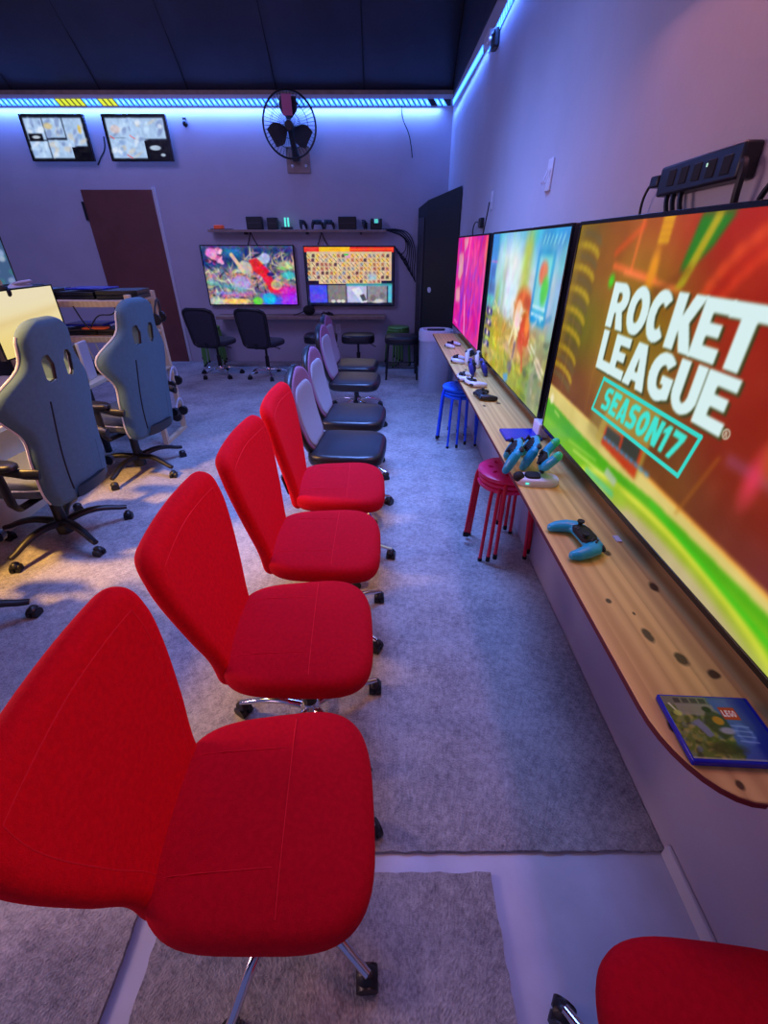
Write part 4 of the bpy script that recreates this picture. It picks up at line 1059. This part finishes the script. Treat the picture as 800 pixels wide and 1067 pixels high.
# gaming desk
t = thing('gaming_desk', 'cream gaming desk at the left edge under the yellow screen', 'desk', (-2.62, 2.3, 0))
MB().box(-.5, .46, -2.2, 1.22, .595, .625).build('desktop', M['desk'], t, bevel=.004)
for x in (-.45, .30): MB().box(x-.02, x+.02, 1.12, 1.16, 0, .594).build('leg', M['black'], t, bevel=.003)
MB().box(.33, .35, -2.2, .55, .013, .594).build('front_panel', M['desk'], t)
for y in (-2.15, .53): MB().box(-.45, .329, y-.015, y+.015, 0, .594).build('side_panel', M['desk'], t)
cvy = Canvas(.66, .36, 60, (236, 222, 178)); cvy.rect(0, .66, 0, .17, (236, 208, 122), .9, 6); cvy.line((0, .18), (.66, .23), .03, (214, 180, 110), .5, .05); cvy.rect(0, .66, .3, .36, (226, 214, 190), .8, 6)
def tv_left(label, x, y0, y1, z0, z1, cv, foot=None, rz=0):
    t = thing('monitor', label, 'monitor', (x, (y0+y1)/2, z0), rz); hy = (y1-y0)/2; H = z1-z0; bz = .009
    MB().box(-.035, -.003, -hy, hy, 0, H).build('back_cover', M['black'], t, bevel=.003)
    MB().box(-.006, .004, -hy, hy, 0, bz).box(-.006, .004, -hy, hy, H-bz, H).box(-.006, .004, -hy, -hy+bz, bz, H-bz).box(-.006, .004, hy-bz, hy, bz, H-bz).build('bezel', M['bezel'], t, bevel=.001)
    w, h = 2*hy-2*bz, H-2*bz
    cv.mesh('screen', SCREENL, t, lambda X, Y: (0*X-.001, -hy+bz+X*w/cv.w, bz+Y*h/cv.h))
    if foot is not None:
        MB().box(-.075, -.04, -.035, .035, foot-z0+.012, H*.4).build('stand_neck', M['black'], t, bevel=.004)
        MB().box(-.16, .08, -.13, .13, foot-z0, foot-z0+.012).build('stand_foot', M['black'], t, bevel=.004)
    return t
SCREENL = paintmat('lit_monitor_image', 1.0)
tv_left('wide monitor with a plain pale yellow picture behind the nearer gaming chair', -2.36, 2.84, 3.50, .88, 1.268, cvy, .626)
cvb = Canvas(.9, .5, 90, (60, 90, 130)); r_ = random.Random(2)
for k in range(90): cvb.ell(r_.random()*.9, r_.random()*.5, .04, .03, r_.choice([(150, 170, 210), (40, 70, 110), (190, 200, 220), (60, 120, 130), (90, 110, 170)]), .7, .02)
tv_left('monitor with a blue grey picture, cut by the left edge above the yellow one', -3.11, 3.35, 4.20, 1.22, 1.60, cvb)
bpy.context.view_layer.update()
# second desk / shelf the blue monitor stands on
t = thing('storage_cabinet', 'dark low cabinet behind the yellow screen carrying the blue picture monitor', 'cabinet', (-3.25, 3.9, 0))
MB().box(-.18, .24, -.62, .44, 0, 1.185).build('body', M['darkg'], t, bevel=.004)
MB().box(-.20, .25, -.64, .46, 1.186, 1.215).build('top_panel', M['black'], t, bevel=.003)
# white headset on top of the yellow monitor region
t = thing('vr_headset', 'white rounded headset resting on the rack top behind the yellow screen', 'headset', (-2.80, 3.80, 1.152))
MB().ball((0, 0, .058), (.10, .07, .055), 12).build('visor', M['whitel'], t)
MB().tube([(.06*math.cos(R(a))+.02, .05*math.sin(R(a)), .105+.01*math.cos(R(a))) for a in range(0, 361, 20)], .012, 8).build('strap', M['ctrlw'], t)
headphones('pale yellow headphones resting at the left edge over the yellow screen', (-2.39, 3.00, 1.285), (0, 0, 0), M['cream'], None, 1.0)
# standing white console at the right end of the desk
t = thing('game_console', 'upright white console beside the right edge of the yellow screen', 'console', (-2.24, 3.42, .626), 8)
MB().box(-.012, .012, -.07, .07, .0, .27).build('side_plate', M['whitel'], t, bevel=.006)
MB().box(-.045, -.013, -.06, .06, .0, .25).build('core', M['black'], t, bevel=.006)
tag(MB().box(-2.30, -2.19, 3.05, 3.30, .626, .71).build('cardboard_box', M['yellowb'], None, bevel=.004), 'yellow box on the desk between the two gaming chairs', 'box')
# rgb keyboard
KBL = emat('blue_key_glow', (.02, .03, 1.5), .6)
t = thing('keyboard', 'keyboard glowing blue on the desk behind the nearer gaming chair', 'keyboard', (-2.25, 2.42, .626))
MB().box(-.075, .075, -.22, .22, 0, .016).build('case', M['black'], t, bevel=.004)
kb = MB()
for i in range(5):
    for j in range(15): kb.box(-.066+.027*i, -.044+.027*i, -.21+.028*j, -.186+.028*j, .0165, .024)
kb.build('keys', KBL, t, smooth=0)

def gaming_chair(label, loc, rz, phase, group, swing=0):
    """faces local +X"""
    t = thing('gaming_chair', label, 'chair', loc, rz, group)
    star_base(t, phase, .335, M['black'], hubh=.11, legw=.026, arch=.05, swing=swing)
    MB().lathe([(0, .055), (.042, .055), (.045, .10), (.036, .145), (.03, .15)], 24).build('base_hub', M['black'], t)
    MB().lathe([(.030, .14), (.027, .30), (.016, .30), (.016, .37)], 20).build('gas_lift', M['black'], t)
    MB().box(-.14, .12, -.09, .09, .345, .375).box(-.20, -.06, -.04, .04, .33, .36).build('tilt_mechanism', M['black'], t, bevel=.008)
    MB().tube([(-.10, -.08, .355), (-.12, -.20, .34), (-.12, -.26, .345)], [.006, .006, .011], 8).build('lever', M['black'], t)
    out = [(x+.02, y*(1+.05*x/.25)) for x, y in superell(.245, .245, 3.4, 48)]
    st = cushion(MB(), [(x-.0, y) for x, y in out], .376, .475, .0, .04, zf=lambda x, y: .03*(abs(y)/.25)**3).build('seat', M['tealdk'], t, smooth=80)
    pp = [(x*.995, y*.995, .425) for x, y in out]; pp.append(pp[0])
    MB().tube([(x*1.003, y*1.003, .424+.03*(abs(y)/.25)**3) for x, y, z in pp], .005, 6).build('piping', M['pipe'], st)
    z0, z1 = .34, 1.225; H = z1-z0
    base = interp([(0, .205), (.10, .230), (.30, .235), (.44, .235), (.58, .300), (.66, .290), (.79, .170), (.92, .150), (1, .125)])
    hw = cap_hw(base, H, .085, .03)
    def xf(y, z):
        s = (z-z0)/H
        return -.235-.09*s+(1.0 if s < .72 else 1.0-(s-.72)*2.4)*y*y
    def mk(f, dx, tf, mm, nm): return weld(pad(MB(), f, z0, z1, lambda y, z: xf(y, z)+dx, tf, 30, 48).build(nm, mm, t, smooth=80))
    bk = mk(hw, 0, .036, M['teal'], 'backrest')
    def hole_pts(sy, s_=1.):
        zc = z0+H*.765; pts = []
        for x, y in [(-.020, -.050), (.012, -.060), (.026, -.040), (.030, .030), (.018, .050), (-.008, .052), (-.026, .010)]:
            pts.append((sy*(.064+x*1.2*s_), zc+y*1.1*s_))
        return pts
    cut = MB()
    for sy in (-1, 1):
        hp = hole_pts(sy); cut.loft([[(xx, y, z) for y, z in hp] for xx in (-.65, .1)])
    cutholes(bk, cut)
    for sy in (-1, 1):
        hp = hole_pts(sy, 1.12); hp.append(hp[0]); P3 = []
        for (y, z), (y2, z2) in zip(hp, hp[1:]):
            for q in (0, .33, .66): P3.append((xf(y+(y2-y)*q, z+(z2-z)*q)-.024, y+(y2-y)*q, z+(z2-z)*q))
        P3.append(P3[0])
        MB().tube(P3, [.010]*len(P3), 8).build('belt_slot_trim', M['black'], bk)
    # piping along both edges, dark slit down the back
    for sy in (-1, 1):
        MB().tube([(xf(sy*hw(v), z0+H*v)+.008, sy*(hw(v)+.0015), z0+H*v) for v in [.03+.90*i/30 for i in range(31)]], .0055, 6).build('piping', M['pipe'], bk)
    for sy, va, vb in ((.115, .08, .60), (-.115, .02, .28)):
        MB().tube([(xf(sy*(1+.12*math.sin(6*v)), z0+H*v)-.0345, sy*(1+.12*math.sin(6*v)), z0+H*v) for v in [va+(vb-va)*i/14 for i in range(15)]], .0048 if sy > 0 else .002, 6).build('zipper', M['blackm'], bk)
    # arm rests
    for sy in (-1, 1):
        MB().tube([(-.06, sy*.14, .36), (-.06, sy*.27, .365), (-.06, sy*.292, .40), (-.06, sy*.295, .58)], [(.028, .012)]*4, 10).build('arm_post', M['black'], t)
        MB().tube([(-.255, sy*.275, .565), (-.20, sy*.292, .575), (-.08, sy*.298, .590), (.02, sy*.298, .595)], [(.014, .026), (.016, .026), (.018, .018), (.016, .012)], 12).build('arm_bracket', M['black'], t)
        ar = MB().loft([[(-.04+x*s_, sy*.300+y*s_, z) for x, y in superell(.140, .045, 3, 28)] for z, s_ in ((.60, .85), (.606, 1), (.624, 1), (.632, .9))]).build('arm_rest', M['black'], t, smooth=60)
    bk2 = MB().tube([(-.16, 0, .36), (-.27, 0, .36), (-.285, 0, .42)], [(.12, .012)]*3, 8).build('back_bracket', M['black'], t)
    kn = MB().cyl((0, 0), .03, -.012, .012, 16); kn = kn.build('hinge_cover', M['black'], t); kn.rotation_euler = (R(90), 0, 0); kn.location = (-.23, -.245, .41)
    return t
G5 = 'slate blue gaming chairs at the desk'
gaming_chair('slate blue gaming chair with winged back, larger in the photo, before the yellow screen', (-1.88, 2.17, 0), 177, 151, G5, 200)
gaming_chair('slate blue gaming chair with winged back, farther one, beside the timber rack', (-1.88, 3.10, 0), 168, 168, G5, 120)
gaming_chair('gaming chair at the left edge with only a black wheeled leg in view', (-1.93, 1.36, 0), 180, -151, G5, 60)

# ------------------------------------------------------------------ things on the long counter
CZ = cz+.0005
GC = 'controllers on the long counter'
gamepad('teal controller lying alone on the counter, nearest', (.598, 1.098, CZ+.001), (0, 0, -84), M['ctrl'], M['blackm'], GC, scale=1.08)
# charging dock with teal controllers
t = thing('charging_dock', 'white and black charging dock under the teal controllers on the counter', 'charger', (.585, 1.500, CZ), -6)
MB().loft([[(x*s_, y*s_, z) for x, y in superell(.078, .042, 3.2, 32)] for z, s_ in ((0, .95), (.010, 1), (.024, .97), (.029, .85))]).build('base', M['ctrlw'], t, smooth=50)
MB().loft([[(-.02+x*s_, y*s_, z) for x, y in superell(.030, .028, 3, 24)] for z, s_ in ((.028, 1), (.036, .9))]).build('cradle', M['blackm'], t, smooth=50)
MB().ball((-.072, -.006, .026), (.022, .022, .020), 8).build('end_cap', M['blackm'], t)
MB().box(-.05, -.038, -.043, -.039, .012, .018).build('indicator_light', LEDG, t)
gamepad('teal controller standing leftmost in the group by the charging dock', (.545, 1.64, CZ+.058), (58, 0, -105), M['ctrl'], M['blackm'], GC, scale=1.1)
gamepad('teal controller standing second in the group by the charging dock', (.622, 1.67, CZ+.058), (58, 0, -105), M['ctrl'], M['blackm'], GC, scale=1.1)
gamepad('teal controller with green tipped grips standing handles up on the dock', (.640, 1.545, CZ+.062), (-62, 0, 75), M['ctrl'], M['blackm'], GC, grip=M['ctrlg'])
# blue disc case flat
tag(MB().box(-.085, .085, -.068, .068, 0, .014).build('game_case', M['bluecase'], None, bevel=.003), 'dark blue game case lying on the counter behind the teal controllers', 'game case').location = (.650, 1.985, CZ)
tag(MB().box(-.025, .025, -.045, .045, 0, .07).build('power_adapter', M['whitel'], None, bevel=.006), 'white adapter block on the counter under the gap between two televisions', 'adapter').location = (.745, 1.995, CZ)
gamepad('black controller lying on the counter before the blue and yellow screen', (.587, 2.60, CZ+.002), (0, 0, 100), M['black'], M['blackm'], GC)
# far cluster
gamepad('navy controller standing front left of the far cluster', (.595, 3.16, CZ+.058), (65, 0, 75), M['ctrlb'], M['blackm'], GC)
gamepad('navy controller standing front right of the far cluster', (.675, 3.17, CZ+.058), (65, 0, 85), M['ctrlb'], M['blackm'], GC)
gamepad('white controller lying front left of the far cluster near the counter edge', (.535, 3.02, CZ+.002), (0, 0, 85), M['ctrlw'], M['blackm'], GC)
gamepad('white controller lying before the navy ones in the far cluster', (.575, 2.88, CZ+.002), (0, 0, 110), M['ctrlw'], M['blackm'], GC)
gamepad('white controller standing behind the navy ones against the pink screen', (.64, 3.50, CZ+.056), (70, 0, 60), M['ctrlw'], M['blackm'], GC)
gamepad('white controller standing rear right of the far cluster', (.69, 3.42, CZ+.056), (70, 0, 70), M['ctrlw'], M['blackm'], GC)
gamepad('white controller lying behind the far cluster left side', (.565, 3.56, CZ+.002), (0, 0, 80), M['ctrlw'], M['blackm'], GC)
gamepad('white controller lying farthest along the counter, on the pinkish end', (.60, 4.15, CZ+.002), (0, 0, 60), M['ctrlw'], M['blackm'], GC)
# near game case with printed sleeve
t = thing('game_case', 'blue game case with a green and yellow city cover at the near counter end', 'game case', (.626, .490, CZ), -3)
cw, ch = .172, .135
MB().box(-cw/2, cw/2, -ch/2, ch/2, 0, .014).build('case', M['bluecase'], t, bevel=.003)
cv = Canvas(.16, .125, 300, (60, 80, 60)); r_ = random.Random(9)
# x: left(spine at the counter edge)..right ; y: near..far
cv.rect(0, .09, 0, .125, (96, 120, 44)); cv.rect(.085, .16, 0, .125, (70, 96, 160), 1, 8); cv.rect(.125, .16, 0, .125, (24, 44, 140), .8, 10)
for k in range(150):
    cv.ell(r_.random()*.09, r_.random()*.09, .006, .004, r_.choice([(150, 150, 60), (70, 96, 30), (120, 140, 80), (176, 170, 90), (60, 70, 40), (100, 120, 120)]), .7, .003, r_.uniform(0, 90))
cv.rect(0, .085, .105, .125, (120, 124, 100), .9, 2); cv.rect(.02, .09, .085, .108, (150, 150, 126), .8, 2)
for k in range(4): cv.rect(.022+.016*k, .034+.016*k, .111, .121, (60, 60, 56), .9, 1)
cv.line((.01, .108), (.02, .085), .004, (226, 236, 180), .9, .002); cv.ell(.017, .088, .008, .006, (190, 210, 90), .9, .003)
cv.poly([(.035, .07), (.05, .078), (.062, .045), (.05, .04)], (120, 130, 150), .9, 2)
cv.poly([(.055, .07), (.075, .10), (.10, .085), (.10, .05), (.075, .035)], (40, 40, 34), .8, 3); cv.ell(.084, .075, .010, .009, (206, 150, 40), .9, .003); cv.ell(.075, .098, .008, .006, (20, 20, 22), .9, .003); cv.ell(.09, .055, .014, .007, (200, 206, 220), .7, .004); cv.ell(.07, .02, .03, .012, (50, 46, 26), .8, .008)
cv.rect(.098, .128, .078, .104, (186, 20, 28), 1, 1)
for k, ch_ in enumerate('LEGO'): glyph(cv, ch_, .1005+.0064*k, .1062+.0064*k, .084, .098, (236, 232, 226))
cv.ell(.118, .05, .016, .02, (96, 130, 200), .8, .006); cv.ell(.118, .05, .010, .013, (60, 84, 160), .9, .004)
for k in range(4): cv.line((.102, .066-.010*k), (.132, .064-.010*k), .003, (150, 180, 226), .6, .002)
cv.rect(.0, .16, .0, .003, (200, 200, 170), .6, 1)
cv.mesh('cover_sleeve', PRINT, t, lambda X, Y: (X-.083, Y-.0625+.001, 0*X+.0143))
tag(MB().box(-.008, .008, -.016, .016, 0, .004).build('paper_scrap', M['whitel'], None), 'small white plastic piece at the foot of the nearest television', 'scrap').location = (.722, 1.12, CZ)

# set every controller down on what carries it
bpy.context.view_layer.update()
for c in [o for o in COL.objects if o.get('category') == 'game controller']:
    zmin = min((ch.matrix_world @ v.co).z for ch in c.children for v in ch.data.vertices)
    y, z = c.location.y, c.location.z
    base_z = (ZS if z > 1.5 else .6655) if y > 6 else (cz+.038 if 'on the dock' in c['label'] else cz+.0006)
    c.location.z += base_z-zmin

# ------------------------------------------------------------------ right wall bits
t = thing('power_strip', 'black power strip fixed to the wall above the nearest television', 'power strip', (W-.001, 1.365, 1.655))
b = MB(); b.T = Matrix.Rotation(R(-1.5), 4, 'X'); b.box(-.042, 0, -.165, .165, -.034, .034); b.build('housing', M['black'], t, bevel=.006)
for k in range(5):
    b = MB(); y = -.12+.055*k; b.box(-.044, -.041, y-.016, y+.016, -.018, .018); b.build('socket', M['blackm'], t, bevel=.002)
MB().box(-.0455, -.042, -.052, -.048, .005, .012).build('indicator_light', emat('green_white_indicator', (.5, .8, .6), 1), t)
def cab(label, pts, r=.004, m='cable', group=None, name='cable'):
    # smooth through the points
    P = [Vector(p) for p in pts]
    for _ in range(2):
        Q = [P[0]]
        for a, b in zip(P, P[1:]): Q += [a*.75+b*.25, a*.25+b*.75]
        Q.append(P[-1]); P = Q
    return tag(MB().tube(P, r, 6).build(name, M[m]), label, 'cable', group)
cab('thin black cable arching from the far end of the power strip to the television top', [(W-.03, 1.53, 1.655), (W-.03, 1.59, 1.66), (W-.03, 1.625, 1.62), (W-.02, 1.635, 1.56)])
MBp = MB().box(-.02, .02, -.022, .022, -.014, .014).build('plug', M['black'], None, bevel=.004); MBp.location = (W-.026, 1.552, 1.655); tag(MBp, 'black plug at the far end of the wall power strip', 'plug')
for k, y in enumerate((1.485, 1.455, 1.42)):
    cab('thick black lead hanging under the power strip, %s of three' % ('leftmost', 'middle', 'rightmost')[k], [(W-.03, y, 1.622), (W-.035, y-.01, 1.60), (W-.03, y-.03, 1.56)], .006)
cab('thick black lead looping from the near end of the power strip', [(W-.035, 1.205, 1.66), (W-.04, 1.185, 1.65), (W-.04, 1.185, 1.60), (W-.03, 1.19, 1.56)], .008)
cab('black lead running up from the nearest television at the right edge', [(W-.03, 1.12, 1.56), (W-.04, 1.10, 1.60), (W-.03, 1.03, 1.66)], .006)
def outlet(label, loc, rz, m='whitel'):
    t = thing('wall_outlet', label, 'outlet', loc, rz)
    MB().box(-.006, 0, -.036, .036, -.058, .058).build('plate', M[m], t, bevel=.002)
    for z in (-.02, .02): MB().box(-.008, -.005, -.016, .016, z-.014, z+.014).build('receptacle', M['ctrlw'], t, bevel=.002)
outlet('wall outlet with a plug above the farthest big television', (W-.0005, 4.02, 1.79), 0)
outlet('wall outlet low on the back wall below the counter', (-.665, D-.0005, .47), 90)
cab('black cable dropping from the wall outlet to the farthest big television', [(W-.02, 4.02, 1.78), (W-.025, 4.04, 1.70), (W-.03, 4.10, 1.57)], .005)
t = tag(MB().box(-.03, 0, -.05, .05, -.035, .035).build('power_adapter', M['black'], None, bevel=.006), 'black adapter on the wall over the magenta television', 'adapter'); t.location = (W-.001, 4.30, 1.66)
cab('short black lead curling from the wall adapter over the magenta television', [(W-.02, 4.36, 1.66), (W-.03, 4.50, 1.68), (W-.03, 4.60, 1.62), (W-.03, 4.56, 1.57)], .005)
t = thing('hook_bracket', 'clear plastic hooks on the wall over the middle television', 'hook', (W-.001, 2.68, 1.79))
MB().box(-.008, 0, -.035, .035, -.06, .07).build('plate', M['whitel'], t, bevel=.003)
for y in (-.02, .02): MB().tube([(-.008, y, .03), (-.02, y, -.01), (-.026, y, -.03), (-.036, y, -.02)], .004, 6).build('hook', M['whitel'], t)
# back wall bits
cab('thin loose cable hanging from the led strip at the right of the back wall', [(.205, D-.015, 2.90), (.215, D-.02, 2.78), (.30, D-.02, 2.65), (.335, D-.02, 2.50), (.345, D-.02, 2.42)], .006)
for k in range(6):
    x0 = -.02+.03*k
    cab('looped black cable right of the high shelf, %s' % ('innermost', 'second of the bundle', 'third of the bundle', 'fourth of the bundle', 'fifth of the bundle', 'outermost')[k],
        [(x0, D-.03, 1.69), (x0+.10+.02*k, D-.03, 1.66), (.28+.03*k, D-.03, 1.60-.03*k), (.30+.02*k, D-.03, 1.45-.06*k), (.20+.05*k, D-.03, 1.38-.07*k), (.14+.03*k, D-.03, 1.50-.03*k)], .006, group=None)
for x, lab in ((-1.75, 'left'), (-.82, 'right')):
    cab('black lead hanging from the high shelf to the %s back television' % lab, [(x, D-.03, 1.66), (x-.03, D-.03, 1.57), (x-.06, D-.02, 1.51)], .006)
    cab('second black lead hanging from the high shelf to the %s back television' % lab, [(x, D-.03, 1.66), (x+.03, D-.03, 1.57), (x+.07, D-.02, 1.51)], .006)
t = thing('camera', 'tiny black camera on the back wall right of the camera monitors', 'camera', (-2.36, D-.001, 2.745))
MB().box(-.02, .02, -.02, 0, -.02, .05).build('mount', M['black'], t, bevel=.004); MB().ball((.012, -.045, -.01), (.03, .035, .035), 8).build('camera_head', M['black'], t)
cab('black cable dropping between the two camera monitors', [(-3.36, D-.02, 2.62), (-3.38, D-.02, 2.50), (-3.46, D-.03, 2.42), (-3.52, D-.02, 2.35)], .008)

# ------------------------------------------------------------------ lights
def area(name, loc, rot, sx, sy, power, col, spread=180):
    l = bpy.data.lights.new(name, 'AREA'); l.shape = 'RECTANGLE'; l.size = sx; l.size_y = sy; l.energy = power; l.color = col; l.spread = R(spread)
    o = bpy.data.objects.new(name, l); COL.objects.link(o); o.location = loc; o.rotation_euler = tuple(R(a) for a in rot); return o
BL = (.06, .22, 1.0)
area('led_glow_back', ((XL+W)/2, D-.04, 2.89), (-6, 0, 0), W-XL-.3, .02, 75, (.10, .24, 1.0))
area('led_glow_right', (W-.035, 3.7, 2.80), (0, -28, 0), .02, 6.0, 14, (.07, .20, 1.0))
area('red_chair_fill', (.72, 1.35, 2.25), (0, 66, 0), .3, .9, 13, (1.0, .36, .34))       # added unseen red light, brightens the red chair backs
area('left_fill', (-3.4, 1.7, 1.55), (0, -62, 0), .8, 1.8, 24, (1.0, .60, .66), 84)     # added unseen light for the hall to the left, brightens the lower right wall
area('blue_floor_fill', (-.2, 3.0, 3.2), (0, 0, 0), 1.0, 1.6, 66, (.16, .31, 1.0), 92)  # added unseen blue light over the right floor and carpet
area('back_wall_fill', (-2.6, 3.6, 3.3), (30, 0, 0), 1.6, 1.2, 44, (.42, .36, 1.0))  # added unseen purple fill aimed at the back wall
area('lower_wall_fill', (-2.0, -1.1, 1.3), (0, -84, 20), .8, .8, 4, (1.0, .56, .66))  # added unseen pink light for the near lower right wall
sp = bpy.data.lights.new('warm_carpet_fill', 'SPOT'); sp.energy = 520; sp.color = (1.0, .52, .12); sp.spot_size = R(70); sp.spot_blend = .8; sp.shadow_soft_size = .12  # added unseen warm spot, tints the left carpet by the desk
so = bpy.data.objects.new('warm_carpet_fill', sp); COL.objects.link(so); so.location = (-2.5, 1.5, 2.5)
so.rotation_euler = (Vector((-1.7, 1.9, 0))-so.location).to_track_quat('-Z', 'Y').to_euler()
w = bpy.data.worlds.new('dim_room'); S.world = w; w.use_nodes = True
bg = w.node_tree.nodes['Background']; bg.inputs['Color'].default_value = (.33, .34, .95, 1); bg.inputs['Strength'].default_value = .25

# ------------------------------------------------------------------ camera
cam = bpy.data.cameras.new('camera'); co = bpy.data.objects.new('camera_view', cam); COL.objects.link(co)
co.location = (0, 0, 1.5); co.rotation_euler = (R(90-31.2), 0, 0)
cam.sensor_fit = 'HORIZONTAL'; cam.sensor_width = 36; cam.lens = 458/800*36; cam.clip_start = .02
S.camera = co
S.view_settings.view_transform = 'Standard'; S.view_settings.look = 'None'; S.view_settings.exposure = 0; S.view_settings.gamma = 1
S.view_settings.use_curve_mapping = False
S.cycles.use_denoising = True
